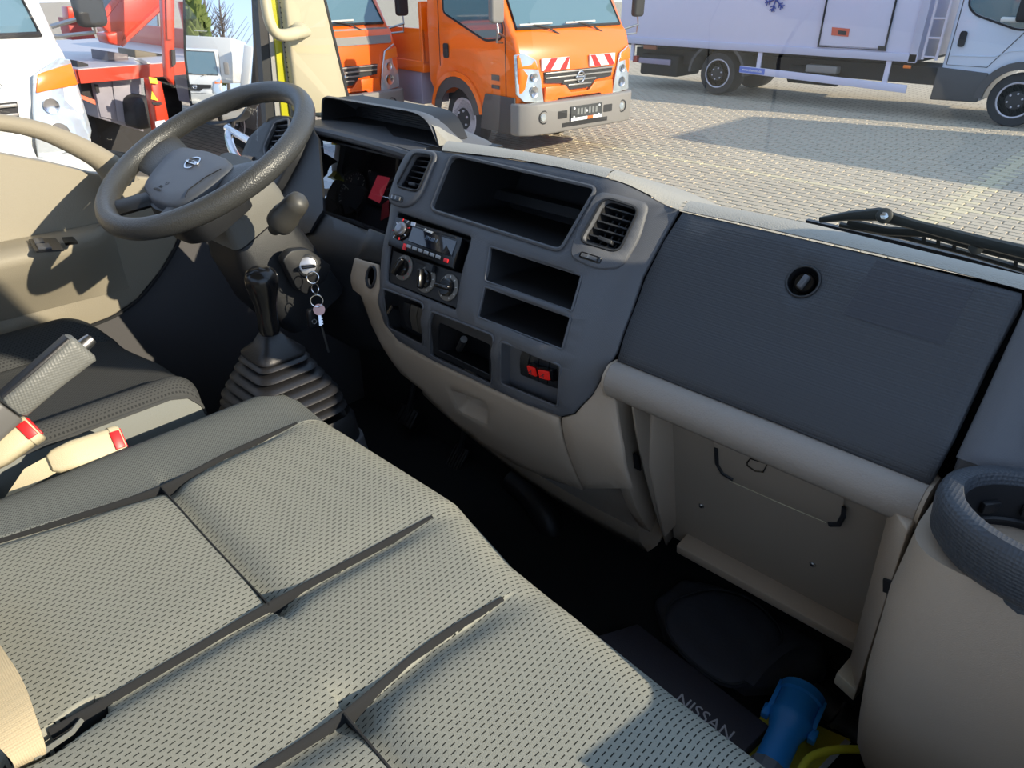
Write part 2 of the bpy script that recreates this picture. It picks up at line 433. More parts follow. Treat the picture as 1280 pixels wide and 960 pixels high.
# vents
def vent(q, key, ringpx, wheelpx, nsl):
    qq = [DX(*p) for p in q]
    g = obj('vent_bezel', sheet(L2(ringpx, 12), [HL[key]], lambda x, w, h: DM(x, w, h+.004), .004, .002, .012), dark, dash, smooth=50)
    for i in range(nsl):
        t = (i+.6)/nsl
        a, b = bil(qq, .04, t), bil(qq, .96, t)
        pts = [DM(a.x, a.y, -.006), DM(a.x, a.y+.0022, -.006), DM(a.x, a.y+.0022, -.024), DM(a.x, a.y, -.024)]
        pts2 = [DM(b.x, b.y, -.006), DM(b.x, b.y+.0022, -.006), DM(b.x, b.y+.0022, -.024), DM(b.x, b.y, -.024)]
        obj('slat', Loft([pts, pts2]), black, g, smooth=0)
    for k in (.2, .4, .6, .8):
        a, b = bil(qq, k, .05), bil(qq, k, .95)
        obj('vane', Loft([[DM(p.x-.001, p.y, -.026), DM(p.x+.001, p.y, -.026), DM(p.x+.001, p.y, -.045), DM(p.x-.001, p.y, -.045)] for p in (a, b)]), black, g, smooth=0)
    a = bil(qq, .55, .82)
    obj('slider_tab', Loft([[DM(a.x+sx, a.y+sy, h) for sx, sy in ((-.008, -.002), (.008, -.002), (.009, .004), (-.009, .004))] for h in (-.007, .002)]), black, g, bevel=.001)
    wl_ = L2(wheelpx, 3)
    o = obj('wheel_slot', sheet(wl_, [], lambda x, w, h: DM(x, w, h+.0055), .003, .001, .01), gloss, g)
    wq = [DX(*p) for p in wheelpx]
    for k in range(7):
        a = bil(wq, .18+.1*k, .25); b = bil(wq, .18+.1*k, .78)
        obj('wheel_tooth', Loft([[DM(p.x-.0012, p.y, h_) for h_ in (.005, .008)] + [DM(p.x+.0012, p.y, h_) for h_ in (.008, .005)] for p in (a, b)]), steel if k in (0, 3) else dark, o, smooth=0)
    obj('opening_trim', Tube(D3(scale2(HL[key], 1.04), .0045), .002, 6, True), black, g)
vent([(520, 193), (543, 196), (524, 240), (498, 233)], 'vl', [(512, 186), (550, 190), (527, 248), (508, 262), (484, 254), (497, 215)], [(492, 243), (507, 247), (505, 255), (490, 251)], 6)
vent([(757, 249), (799, 262), (774, 315), (727, 302)], 'vr', [(748, 239), (813, 254), (800, 300), (778, 336), (745, 337), (712, 322), (722, 288)], [(728, 315), (754, 323), (751, 331), (725, 323)], 6)
# ---- radio (its own unit)
rad = thing('car_radio', 'black car radio with silver knob, red buttons, glossy display, over the heater', 'radio', D(537, 303))
rq = [(496, 271), (579, 298), (568, 337), (486, 307)]
RL = L2(rq, 2); rQ = [DX(*p) for p in rq]
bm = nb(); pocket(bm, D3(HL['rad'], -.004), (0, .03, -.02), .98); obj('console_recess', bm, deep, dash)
obj('faceplate', sheet(RL, [], lambda x, w, h: DM(x, w, h+.004), .02, .0015, .01), gloss, rad)
def rp(a, b): return bil(rQ, a, b)
def patch(name, quad, h, th, m, par, r=0, **k):
    q = [V((p.x, p.y, 0)) for p in quad]; q = rpoly(q, r, 3) if r else q
    return obj(name, sheet([V((p.x, p.y)) for p in q], [], lambda x, w, hh: DM(x, w, hh+h), th, min(.0006, th*.4), .02), m, par, **k)
disp = mat('glossy_display', (16, 22, 34), .06, coat=1)
def rpatch(name, a0, b0, a1, b1, h, th, m, r=.001, par=None): return patch(name, [rp(a0, b0), rp(a1, b0), rp(a1, b1), rp(a0, b1)], h, th, m, par or rad, r)
rpatch('display', .30, .22, .95, .72, .0055, .002, disp)
rpatch('disc_slot', .18, .04, .93, .14, .005, .001, deep)
rpatch('slot_bar', .20, .15, .60, .18, .0055, .001, steel)
for k in range(6): rpatch('preset_button', .30+k*.088, .79, .37+k*.088, .88, .006, .002, steel, .0008)
rpatch('eject_button', .86, .80, .92, .90, .006, .002, redb)
kc = rp(.165, .48); kp, kn = DM(kc.x, kc.y, .004), (DM(kc.x, kc.y, .01)-DM(kc.x, kc.y, 0)).normalized()
silv = mat('silver_plastic', (185, 185, 190), .28, .7)
obj('knob_dial', Lathe(kp, kn, [(.0185, 0), (.0185, .003), (.0165, .004)], 32), gloss, rad)
k_ = obj('volume_knob', Lathe(kp, kn, [(.0120, .003), (.0115, .008), (.0095, .0095), (.004, .0098), (0, .0098)], 32), mat('knob_silver', (135, 135, 140), .3, .8), rad)
for a in range(0, 360, 45):
    x, y, n_ = frame(kn); dd = x*math.cos(math.radians(a+20))+y*math.sin(math.radians(a+20))
    obj('dial_segment', Box(kp+dd*.0172+kn*.004, (.0045, .0016, .0016), Matrix((dd, n_.cross(dd), n_)).transposed()), silv if a % 90 else redb, rad, smooth=0)
rpatch('side_button', .27, .02, .335, .20, .006, .002, silv, .0008); rpatch('side_button', .25, .80, .30, .97, .006, .002, redb, .0008)
xd = (DM(rQ[1].x, rQ[1].y)-DM(rQ[0].x, rQ[0].y)); yd = DM(rQ[0].x, rQ[0].y)-DM(rQ[3].x, rQ[3].y)
white = mat('white_print', (225, 225, 225), .5)
a = rp(.55, .20); text('lettering', 'Pioneer', .007, DM(a.x, a.y, .0062), xd, yd, white, rad)
a = rp(.62, .47); text('clock_digits', 'FM 88.4', .009, DM(a.x, a.y, .0064), xd, yd, mat('dim_segment', (90, 105, 125), .5), rad)
# ---- heater panel
hq = [DX(*p) for p in ((488, 312), (575, 341), (569, 386), (483, 352))]
hp = patch('heater_panel', hq, -.006, .004, black, dash, .003)
dialm = mat('dial_ring_grey', (108, 104, 98), .5)
def dial(u, v, ang, name):
    c = DX(u, v); p = DM(c.x, c.y, -.006); n_ = (DM(c.x, c.y, .01)-DM(c.x, c.y, 0)).normalized(); x, y, _ = frame(n_)
    o = obj(name, Lathe(p, n_, [(.0215, 0), (.0215, .002), (.020, .003)], 36), dialm, dash)
    obj('knob_disc', Lathe(p, n_, [(.0145, .003), (.0145, .009), (.012, .011), (0, .011)], 32), gloss, o)
    d = x*math.cos(ang)+y*math.sin(ang); e = n_.cross(d)
    obj('knob_bar', Loft([[p+n_*.010+d*s*.017+e*.0045*q for q in (-1, 1)] + [p+n_*.020+d*s*.015+e*.0028*q for q in (1, -1)] for s in (-1, 1)]), gloss, o, bevel=.0015)
    for k in range(9):
        a = math.radians(-60+k*37.5); dd = x*math.cos(a)+y*math.sin(a)
        obj('dial_mark', Box(p+dd*.0180+n_*.0031, (.0032, .0009, .0005), Matrix((dd, n_.cross(dd), n_)).transposed()), redb if (k < 4 and u < 510) else white, o, smooth=0)
dial(502, 334, 1.2, 'temperature_dial'); dial(530, 349, 1.9, 'fan_dial'); dial(558, 359, .1, 'airflow_dial')
patch('lever_slot', [DX(*p) for p in ((517, 324), (541, 333), (540, 336), (516, 327))], -.0055, .001, deep, dash)
patch('lever_knob', [DX(*p) for p in ((534, 329), (543, 332), (541, 341), (533, 338))], .004, .008, black, dash, .001)
# divider beside the radio, lower pockets
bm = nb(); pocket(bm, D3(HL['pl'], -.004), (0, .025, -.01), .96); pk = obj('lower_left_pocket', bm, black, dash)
for a0, a1 in ((.28, .46), (.48, .68), (.70, .90)):
    q = [DX(*p) for p in ((486, 370), (529, 386), (529, 428), (488, 407))]
    patch('switch_blank', [bil(q, a0, .08), bil(q, a1, .08), bil(q, a1, .9), bil(q, a0, .9)], -.016, .004, black if a0 < .4 else mat('blank_grey', (72, 68, 62), .5), pk, .001)
bm = nb(); a = D(497, 385, -.016); tube(bm, [a, a+V((0, -.012, .006)), a+V((-.004, -.018, -.006))], .0035, 8); obj('toggle_lever', bm, gloss, pk)
inn = L2([(546, 404), (609, 432), (608, 469), (545, 438)], 2)
tray = obj('ashtray_frame', sheet(scale2(HL['pc'], .97), [inn], lambda x, w, h: DM(x, w, h-.006), .004, .001, .012), black, dash)
bm = nb(); pocket(bm, D3(inn, -.008), (0, .07, -.03), .95); obj('ashtray_well', bm, deep, tray)
bm = nb(); pocket(bm, D3(HL['pc'], -.001), (0, .007, -.004), 1.0, back=False); obj('ashtray_surround', bm, dark, tray)
bm = nb(); tube(bm, [D(580, 424, -.02), D(574, 436, -.035)], .006, 10); obj('lighter_stub', bm, steel, tray)
bm = nb(); pocket(bm, D3(HL['pr'], -.001), (0, .018, -.012), .98); pk = obj('lower_right_pocket', bm, dark, dash)
sq = [DX(*p) for p in ((645, 433), (698, 456), (692, 489), (641, 470))]
patch('switch_panel', sq, -.018, .004, black, pk, .002)
for k in range(4):
    a0 = .04+.24*k; patch('switch_blank', [bil(sq, a0, .06), bil(sq, a0+.21, .06), bil(sq, a0+.21, .94), bil(sq, a0, .94)], -.0155, .003, black, pk, .001)
for (u, v) in ((664, 464), (679, 469)):
    c = DX(u, v); h_ = .009; o = patch('switch_housing', [c+V(p) for p in ((-.0095, -.0105), (.0095, -.0105), (.0095, .0105), (-.0095, .0105))], -.004, .012, gloss, pk, .001)
    patch('red_rocker', [c+V(p) for p in ((-.007, -.0085), (.007, -.0085), (.007, .0085), (-.007, .0085))], .001, .004, red, pk, .0015, label='glowing red rocker switch')
    p = DM(c.x, c.y, .0012); text('rocker_symbol', 'X', .010, p, (1, 0, 0), (0, .6, .8), mat('dark_red_print', (60, 8, 8), .5), pk)
# ---- top pad
def padstrip(name, pairs, dy, m, drop=.05):
    rows = []
    for (n, f) in pairs:
        a = D(*n, -.003); b = D(*n, .0015); fy = b.y+dy; c = P(*f, Y=fy)
        mid = b.lerp(c, .45)+V((0, 0, .0035)); rows.append([a+V((0, .01, -.004)), a, b, b.lerp(c, .2)+V((0, 0, .003)), mid, c, c+V((0, .03, -.012)), c+V((0, .15, -drop))])
    return obj(name, Loft([[r[i] for r in rows] for i in range(8)], closed=False), m, dash, smooth=60)
padstrip('top_pad', [((552, 188), (560, 176)), ((590, 192), (600, 181)), ((640, 198), (650, 188)), ((700, 209), (708, 198)), ((758, 222), (769, 212))], .05, pad)
padstrip('top_pad', [((760, 222), (771, 212)), ((785, 230), (796, 221)), ((815, 245), (822, 232)), ((832, 254), (842, 241)), ((848, 262), (858, 251))], .05, pad)
padstrip('top_pad', [((853, 263), (863, 251)), ((930, 279), (940, 265)), ((1010, 297), (1020, 281)), ((1100, 317), (1110, 303)), ((1190, 339), (1200, 325)), ((1279, 362), (1285, 345)), ((1400, 395), (1400, 374))], .05, pad)
# ---- glove panel above the knee shelf
gp = L2([(853, 265), (930, 282), (1010, 300), (1100, 321), (1190, 343), (1277, 366), (1278, 378), (1234, 460), (1192, 550), (1162, 607), (1060, 566), (960, 525), (860, 487), (771, 451), (787, 400), (806, 348), (830, 300)])
lockc = DX(1004, 352)
hole = [V((lockc.x+.0195*math.cos(a), lockc.y+.0195*math.sin(a))) for a in [2*math.pi*k/28 for k in range(28)]]
gpo = obj('upper_glove_panel', sheet(gp, [hole], lambda x, w, h: DM(x, w, h+.0005), .012, .002, .022), charcoal, dash, smooth=60)
bm = nb(); pocket(bm, D3(hole, .0005), (0, .016, -.012), .85); lk = obj('lock_cup', bm, black, gpo)
p = DM(lockc.x, lockc.y, -.012); n_ = (DM(lockc.x, lockc.y, .01)-DM(lockc.x, lockc.y, 0)).normalized()
obj('lock_rim', Tube(D3(hole, .0008), .0014, 6, True), black, gpo)
x, y, _ = frame(n_)
d_ = (x*.25+y*.97).normalized(); e_ = n_.cross(d_)
obj('lock_knob', Lathe(p, n_, [(.0125, 0), (.0125, .007), (.011, .009), (0, .009)], 28), gloss, gpo)
obj('lock_grip', Loft([[p+n_*.008+d_*s*.0095+e_*.0042*q for q in (-1, 1)]+[p+n_*.016+d_*s*.0085+e_*.0034*q for q in (1, -1)] for s in (-1, 1)]), dark, gpo, bevel=.0018)
film = mat('smooth_film_patch', (56, 58, 64), .45, bump=('mesh', 380, .4))
patch('label_film', [DX(*p) for p in ((1096, 325), (1218, 361), (1178, 432), (1053, 393))], .0009, .0005, film, gpo, label='faint rectangle left by a sticker')
# ---- padded rail under it
a = DX(768, 455); e = DX(1157, 611); w0 = (a.y+e.y)/2; w1 = DX(960, 580).y
rows = []
for x in [(-.508+(.408)*k/12) for k in range(13)]:
    r = [DM(x, w0-.012, -.025), DM(x, w0-.006, -.004)]
    for k in range(9):
        t = k/8; r.append(DM(x, w0+(w1-w0)*t, .004+.016*math.sin(math.pi*(.12+.88*t))**.8))
    r.append(DM(x, w1-.006, -.03)); rows.append(r)
obj('padded_rail', Loft(list(zip(*rows)), closed=False), mat('light_grey_vinyl', (146, 136, 126), .6, bump=('grain', 500, .4)), dash, smooth=60)
obj('rail_end', Loft([[p for p in rows[0]]], caps=False) if False else Prism([p+V((-.0005, 0, 0)) for p in rows[0]], (-.004, 0, 0)), beige_dark, dash)
obj('rail_end', Prism([p+V((.0005, 0, 0)) for p in rows[-1]], (.004, 0, 0)), beige_dark, dash)
# ---- lower compartment
cx0, cx1 = -.452, -.128
bp = [V((cx0, .805, 1.48)), V((cx1, .805, 1.48)), V((cx1, .880, 1.16)), V((cx0, .880, 1.16))]
cb = obj('compartment_back', Prism(bp, (0, .02, .004)), beige_flat, dash, smooth=0)
bn = (bp[1]-bp[0]).cross(bp[3]-bp[0]).normalized(); bn = bn if bn.y < 0 else -bn
def BP(u, v, h=0): return PL(u, v, bp[0]+bn*h, bn)
fp = [V((q[0], q[1], 0)) for q in ((893, 552), (893, 582), (905, 598), (1040, 655), (1052, 652), (1056, 620))]
flap = [BP(*p.xy, .003) for p in rpoly(fp, [0, 8, 8, 6, 8, 0], 4)]
fo = obj('fuse_cover', Prism(flap, bn*.002), beige_flat, dash, bevel=.001, label='small taupe cover flap with black slots at both lower corners')
def bslot(px, w):
    t = Tube([BP(*p, .0055) for p in px], w, 6, flat=.5); return obj('dark_slot', t, deep, fo)
bslot([(895, 560), (896, 580), (903, 592), (916, 600)], .0035); bslot([(1036, 655), (1048, 655), (1054, 645), (1055, 634)], .0042)
obj('wire_latch', Tube([BP(*p, .006) for p in ((934, 578), (938, 573), (959, 580), (954, 590), (944, 589), (934, 582))], .0012, 6, True), gloss, fo)
obj('joint_line', Tube([BP(*p, .005) for p in ((912, 601), (975, 629), (1032, 653))], .0008, 5), cream, fo)
for (u, v) in ((877, 632), (1016, 705)):
    p = BP(u, v); o = obj('screw', Lathe(p, bn, [(.0048, 0), (.0048, .0015), (.003, .003), (0, .003)], 14), chrome, dash)
    obj('screw_slot', Box(p+bn*.003, (.005, .0008, .0008)), deep, o, smooth=0)
obj('upper_ledge', Prism([V((cx0, .765, 1.487)), V((cx1, .765, 1.487)), V((cx1, .805, 1.482)), V((cx0, .805, 1.482))], (0, 0, -.006)), beige_flat, dash, smooth=0)
# bottom flange with a step
fa, fb = P(850, 692, Y=.845), P(1080, 823, Y=.845)
lipz = (fa.z+fb.z)/2
obj('bottom_flange', Prism([V((-.425, .845, lipz)), V((-.425, .842, lipz+.018)), V((-.425, .875, lipz+.024)), V((-.425, .885, lipz))], (.31, 0, 0)), beige_dark, dash, bevel=.002)
# left side ribs, curved and leaning forward as they go down
def rib(name, x, w_, px, deep_, m):
    pts = [P(u, v, X=x) for u, v in px]; pts = smoothpts(pts, 5)
    r = []
    for i, p in enumerate(pts):
        t = (pts[min(i+1, len(pts)-1)]-pts[max(i-1, 0)]).normalized(); s = V((1, 0, 0)).cross(t).normalized(); s = s if s.y > 0 else -s
        r.append([p+V((-w_, 0, 0)), p, p+s*deep_, p+s*deep_+V((-w_, 0, 0))])
    return obj(name, Loft(r), m, dash, bevel=.001)
rib('side_rib', -.497, .022, [(768, 497), (776, 560), (793, 630), (812, 664), (825, 678)], .05, beige_dark)
rib('side_rib', -.462, .004, [(792, 510), (800, 560), (815, 620), (834, 682)], .06, beige_flat)
obj('compartment_cheek', Prism([V((-.462, .77, 1.49)), V((-.452, .812, 1.485)), V((-.450, .875, 1.20)), V((-.462, .86, 1.17)), V((-.466, .79, 1.35))], (.006, 0, 0)), beige_dark, dash, bevel=.002)
obj('rib_channel', Prism([V((-.497, .80, 1.49)), V((-.462, .80, 1.49)), V((-.462, .93, 1.12)), V((-.497, .93, 1.12))], (0, .01, 0)), beige_flat, dash, smooth=0)
obj('latch_slot', Prism([P(791, 567, Y=.79), P(798, 571, Y=.79), P(800, 589, Y=.80), P(793, 585, Y=.80)], (0, .004, 0)), deep, dash, smooth=0)
# right-hand post
obj('compartment_post', Prism([V((-.126, .73, 1.50)), V((-.098, .70, 1.50)), V((-.098, .74, 1.19)), V((-.126, .80, 1.19))], (0, .12, 0)), beige_dark, dash, bevel=.003)
obj('latch_slot', Prism([P(1105, 722, Y=.730), P(1117, 726, Y=.694), P(1117, 747, Y=.699), P(1105, 743, Y=.735)], (0, -.004, 0)), deep, dash, smooth=0)
obj('hinge_clip', Prism([V((-.128, .75, 1.19)), V((-.098, .74, 1.19)), V((-.098, .80, 1.17)), V((-.128, .81, 1.17))], (0, 0, .02)), beige, dash, bevel=.002)
# ---- lower taupe panels
outer = L2([(470, 330), (474, 360), (480, 405), (497, 428), (540, 453), (600, 481), (655, 507), (697, 523), (705, 560), (727, 614), (690, 602), (645, 583), (600, 555), (560, 524), (528, 490), (500, 468), (480, 440), (462, 405), (450, 370), (443, 335), (448, 322)])
holeg = L2([(562, 488), (608, 505), (609, 532), (574, 515)], 5)
sock = DX(463, 346); sh_ = [V((sock.x+.012*math.cos(a), sock.y+.014*math.sin(a))) for a in [2*math.pi*k/20 for k in range(20)]]
lp = obj('lower_centre_panel', sheet(outer, [holeg, sh_], lambda x, w, h: DM(x, w, h-.002), .006, .0015, .02), beige_dark, dash, smooth=60)
bm = nb(); pocket(bm, D3(holeg, -.004), (0, .015, .012), .8); obj('pull_recess', bm, beige_dark, lp, smooth=60)
bm = nb(); pocket(bm, D3(sh_, -.003), (0, .03, -.02), .9); obj('power_socket', bm, gloss, lp)
obj('socket_rim', Tube(D3(sh_, -.001), .0025, 8, True), black, lp)
outer = L2([(701, 523), (718, 518), (740, 494), (757, 463), (769, 455), (768, 497), (777, 560), (788, 612), (760, 612), (729, 612), (707, 560)])
obj('knee_panel', sheet(outer, [], lambda x, w, h: DM(x, w, h-.001), .006, .0015, .02), beige_dark, dash, smooth=60)
# bottom band along the footwell edge
bm = nb(); rows = []
for k in range(15):
    t = k/14; x = -1.02+t*.545; zt = 1.185-.012*math.sin(t*3)+.06*(1-t)**2; rows.append([V((x, .80, zt+.03)), V((x, .808, zt)), V((x, .84, zt-.045)), V((x, .87, zt-.05)), V((x, .93, zt+.02))])
loft(bm, list(zip(*rows)), closed=False); obj('bottom_band', bm, beige_flat, dash, smooth=60)
# dark body behind everything so that no daylight leaks through
core = nb(); loft(core, [[V((x, y, z)) for y, z in ((.99, 1.68), (1.14, 1.60), (1.14, 1.25), (1.03, 1.15), (.95, 1.20), (.965, 1.45), (.98, 1.58))] for x in (XL, XR)])
obj('dash_core', core, deep, dash, smooth=0)
# ---- right-hand pod with side vent and cup holder
pod = thing('cup_holder_pod', 'dark grey dashboard end pod with a round cup holder beside the passenger door', 'cup holder', (.02, .72, 1.55))
def podx(rowpx, h=0): return [D(u, v, h) for u, v in rowpx]
rows = [podx([(1281, 378), (1237, 460), (1195, 550), (1166, 608)], .004)]
rows = []
for k in range(13):
    w = DX(1281, 372).y + (DX(1166, 606).y-DX(1281, 372).y)*k/12
    xa = -.088; r = []
    if DM(xa, w).z < 1.560: continue
    for x, h in ((xa, .000), (xa+.002, .008), (xa+.014, .012), (xa+.03, .006), (xa+.06, -.006), (xa+.12, -.012), (xa+.2, -.01), (xa+.25, 0)): r.append(DM(x, w, h))
    rows.append(r)
obj('pod_face', Loft(rows, closed=False), dark, pod, smooth=60)
# side vent bezel on the pod face
c = DM(.015, DX(1281, 372).y+.10, -.004)
n_ = V((-.1, -.8, .6)).normalized()
vb = obj('side_vent_bezel', Tube(ring(c+n_*.006, n_, .055, 28, ry=.058), .009, 8, True, .7), black, pod)
obj('side_vent_disc', Lathe(c, n_, [(.05, 0), (.05, .004), (0, .004)], 28), deep, vb)
for k in range(5):
    x, y, _ = frame(n_); yy = -.036+k*.018; ww = math.sqrt(max(.0001, .049**2-yy*yy))
    obj('slat', Box(c+y*yy+n_*.007, (2*ww, .002, .012), Matrix((x, y, n_)).transposed()), black, vb, smooth=0)
cc = V((.012, .697, 1.565)); RC = .098
def oval(c, rx, ry, z, seg=40): return [V((c.x+rx*math.cos(a), c.y+ry*math.sin(a)*.80, z)) for a in [2*math.pi*k/seg for k in range(seg)]]
cupd = mat('cup_rim_mesh_plastic', (64, 68, 74), .5, bump=('mesh', 260, 1.0))
rings = [oval(cc, .074, .074, 1.500), oval(cc, .074, .074, 1.572), oval(cc, .078, .078, 1.580), oval(cc, RC-.008, RC-.008, 1.581), oval(cc, RC-.002, RC-.002, 1.576), oval(cc, RC, RC, 1.566), oval(cc, RC-.003, RC-.003, 1.535), oval(cc, RC-.012, RC-.012, 1.524), oval(cc, RC-.02, RC-.02, 1.52)]
obj('cup_rim', Loft(rings, caps=False), cupd, pod, smooth=50)
obj('cup_well', Loft([oval(cc, .0745, .0745, 1.573), oval(cc, .066, .066, 1.49), oval(cc, .064, .064, 1.485), oval(cc, .001, .001, 1.485)], caps=False), deep, pod, smooth=50)
obj('pod_shelf', Box((.036, .835, 1.547), (.246, .14, .055)), dark, pod, bevel=.006)
obj('cup_ring', Tube(oval(cc, .068, .068, 1.53), .003, 6, True), black, pod)
for a in (1.9, 2.5, 3.3): obj('cup_finger', Box((cc.x+.068*math.cos(a), cc.y+.054*math.sin(a), 1.545), (.018, .006, .012), Matrix.Rotation(a+1.57, 3, 'Z')), black, pod, bevel=.001)
# lower taupe housing under the cup holder
def hsect(z, x0, x1, y0, y1, r=.05): return rpoly([V((x0, y1, z)), V((x0, y0, z)), V((x1, y0, z)), V((x1, y1, z))], [0, r, r, 0], 6)
hs = [hsect(1.522, -.090, .16, .640, .98), hsect(1.45, -.094, .16, .628, .98, .06), hsect(1.33, -.090, .16, .632, .98, .06), hsect(1.24, -.082, .16, .642, .98, .06), hsect(1.20, -.078, .16, .650, .98, .06), hsect(1.165, -.070, .155, .665, .98, .06), hsect(1.155, -.06, .15, .68, .96, .05)]
obj('lower_housing', Loft(hs, caps=True), beige_dark, pod, smooth=60)
# ================================================================ STEERING WHEEL
TW = math.radians(63.4); WC = V((-1.2455, .5537, CAMZ-.2651)); WN = V((0, -math.cos(TW), math.sin(TW))); WX = V((1, 0, 0)); WY = WN.cross(WX)
def WP(x, y, h=0): return WC+WX*x+WY*y+WN*h
def WQ(u, v, h=0): q = PL(u, v, WC+WN*h, WN)-WC; return V((q.dot(WX), q.dot(WY)))
sw = thing('steering_wheel', 'big black two-tone grained steering wheel in front of the driver seat', 'steering wheel', WC)
pts = []; N_ = 120
for k in range(N_):
    a = 2*math.pi*k/N_; pts.append((a, WP(.188*math.cos(a), .188*math.sin(a))))
bm = nb(); rings_ = []
for k, (a, p) in enumerate(pts):
    rd = WX*math.cos(a)+WY*math.sin(a); r = []
    g = .5+.5*math.cos(a*48) if math.radians(20) < a < math.radians(160) or math.radians(200) < a < math.radians(340) else 0
    for j in range(16):
        b = 2*math.pi*j/16; rr = .0178
        inn_ = max(0, -math.cos(b))*max(0, -math.sin(b)+.3)
        r.append(p+rd*(rr*math.cos(b)*.95)+WN*(rr*math.sin(b)*1.05) + (rd*math.cos(b)+WN*math.sin(b))*(-.0026*g*inn_))
    rings_.append(r)
loft(bm, rings_, loop=True); obj('rim', bm, wheelmat, sw, smooth=80)
hubpx = [(177, 232), (188, 215), (212, 188), (228, 182), (258, 187), (283, 197), (290, 207), (272, 222), (250, 240), (232, 252), (208, 256), (188, 249)]
h2 = rpoly([V((*WQ(u, v, 0), 0)) for u, v in hubpx], .012, 3); hc = sum(h2, V())/len(h2)
def hr(k, h, dy=0): return [WP(hc.x+(p.x-hc.x)*k, hc.y+(p.y-hc.y)*k+dy, h) for p in h2]
obj('hub_pad', Loft([hr(1.0, -.040), hr(1.02, -.012), hr(1.0, -.004), hr(.93, .001), hr(.6, .003), hr(.05, .0035)]), hubmat, sw, smooth=50)
obj('hub_shell', Loft([hr(1.0, -.075, -.01), hr(1.05, -.045, -.01), hr(1.03, -.014, -.004)]), black, sw, smooth=50)
obj('pad_seam', Tube([WP(*WQ(u, v, .002), .0035) for u, v in ((232, 247), (236, 238), (258, 222), (277, 212))], .0009, 5), deep, sw)
def spoke(name, a, b, wa, wb, m):
    a = V(a); b = V(b); t = (b-a).normalized(); s = V((-t.y, t.x)); r = []
    for k in range(7):
        q = k/6; c = a.lerp(b, q); w = wa+(wb-wa)*q**1.3; h = -.022+.014*q
        r.append([WP(*(c+s*w*math.cos(x_)), h+.011*math.sin(x_)) for x_ in [2*math.pi*j/10 for j in range(10)]])
    obj(name, Loft(r), m, sw, smooth=60)
spoke('spoke', (hc.x-.02, hc.y+.01), (-.180, -.02), .035, .05, wheelmat)
spoke('spoke', (hc.x+.02, hc.y+.015), (.180, .01), .030, .045, wheelmat)
spoke('spoke', (hc.x-.015, hc.y-.02), (-.085, -.165), .02, .022, black)
spoke('spoke', (hc.x+.02, hc.y-.02), (.09, -.163), .02, .022, black)
bc = V(WQ(241, 204, .003)); bpnt = WP(bc.x, bc.y, .003)
obj('badge_ring', Tube(ring(bpnt+WN*.001, WN, .0165, 28, WY, ry=.014), .0018, 6, True), chrome, sw)
obj('badge_bar', Box(bpnt+WN*.002, (.040, .007, .003), Matrix((WX, WY, WN)).transposed()), chrome, sw, bevel=.0008)
text('badge_lettering', 'NISSAN', .0062, bpnt+WN*.0037, WX, WY, deep, sw, .0002)
ab = WQ(199, 235, .003); text('airbag_lettering', 'SRS\nAIRBAG', .0075, WP(ab.x, ab.y, .0032), WX, WY, deep, sw, .0002)
obj('airbag_symbol', Tube(ring(WP(ab.x+.006, ab.y+.014, .003), WN, .0035, 12), .0006, 5, True), deep, sw)
# ================================================================ STEERING COLUMN
sc_ = thing('steering_column', 'steering column shroud with wiper stalk and ignition lock below the wheel', 'steering column', WC-WN*.15)
shroudm = mat('shroud_grey_plastic', (112, 110, 104), .55, bump=('grain', 900, .3), var=.04)
def csec(t, hw, hu, hd, r=.02): 
    c = WC-WN*t; return rpoly([c+WX*-hw+WY*hu, c+WX*hw+WY*hu, c+WX*hw-WY*hd, c-WX*hw-WY*hd], r, 3)
obj('shroud', Loft([csec(.035, .052, .05, .055), csec(.05, .062, .056, .062), csec(.10, .070, .058, .070), csec(.135, .066, .055, .075)]), shroudm, sc_, smooth=50)
obj('lower_shroud', Loft([csec(.137, .066, .055, .074), csec(.17, .075, .05, .09, .03), csec(.27, .085, .05, .10, .03), csec(.33, .09, .05, .09, .03)]), black, sc_, smooth=50)
obj('shroud_joint', Tube(csec(.136, .0665, .0555, .0745), .0012, 5, True), deep, sc_)
scw = WC-WN*.085+WX*.0695-WY*.028
obj('screw_cap', Lathe(scw, (1, 0, 0), [(.011, -.003), (.011, .0015), (.009, .0022), (0, .0022)], 20), shroudm, sc_)
s0, s1 = P(352, 276, X=-1.085), P(379, 245, X=-1.03); sd = (s1-s0).normalized()
stalk = obj('wiper_stalk', Lathe(s0-sd*.03, sd, [(.010, 0), (.012, .015), (.0225, .022), (.0235, .030), (.0228, .048), (.0208, .053), (.0192, .080), (.0170, .091), (.011, .097), (0, .0985)], 24), mat('stalk_grey', (70, 68, 64), .45), sc_, smooth=50)
obj('stalk_ring', Lathe(s0+sd*.022, sd, [(.0198, 0), (.0205, .002), (.0198, .004)], 24), dark, stalk)
l0 = WC-WN*.075+WX*-.07; obj('light_stalk', Lathe(l0, (-1, -.05, .1), [(.012, 0), (.012, .02), (.016, .03), (.016, .075), (.010, .085), (0, .086)], 20), black, sc_, smooth=50)
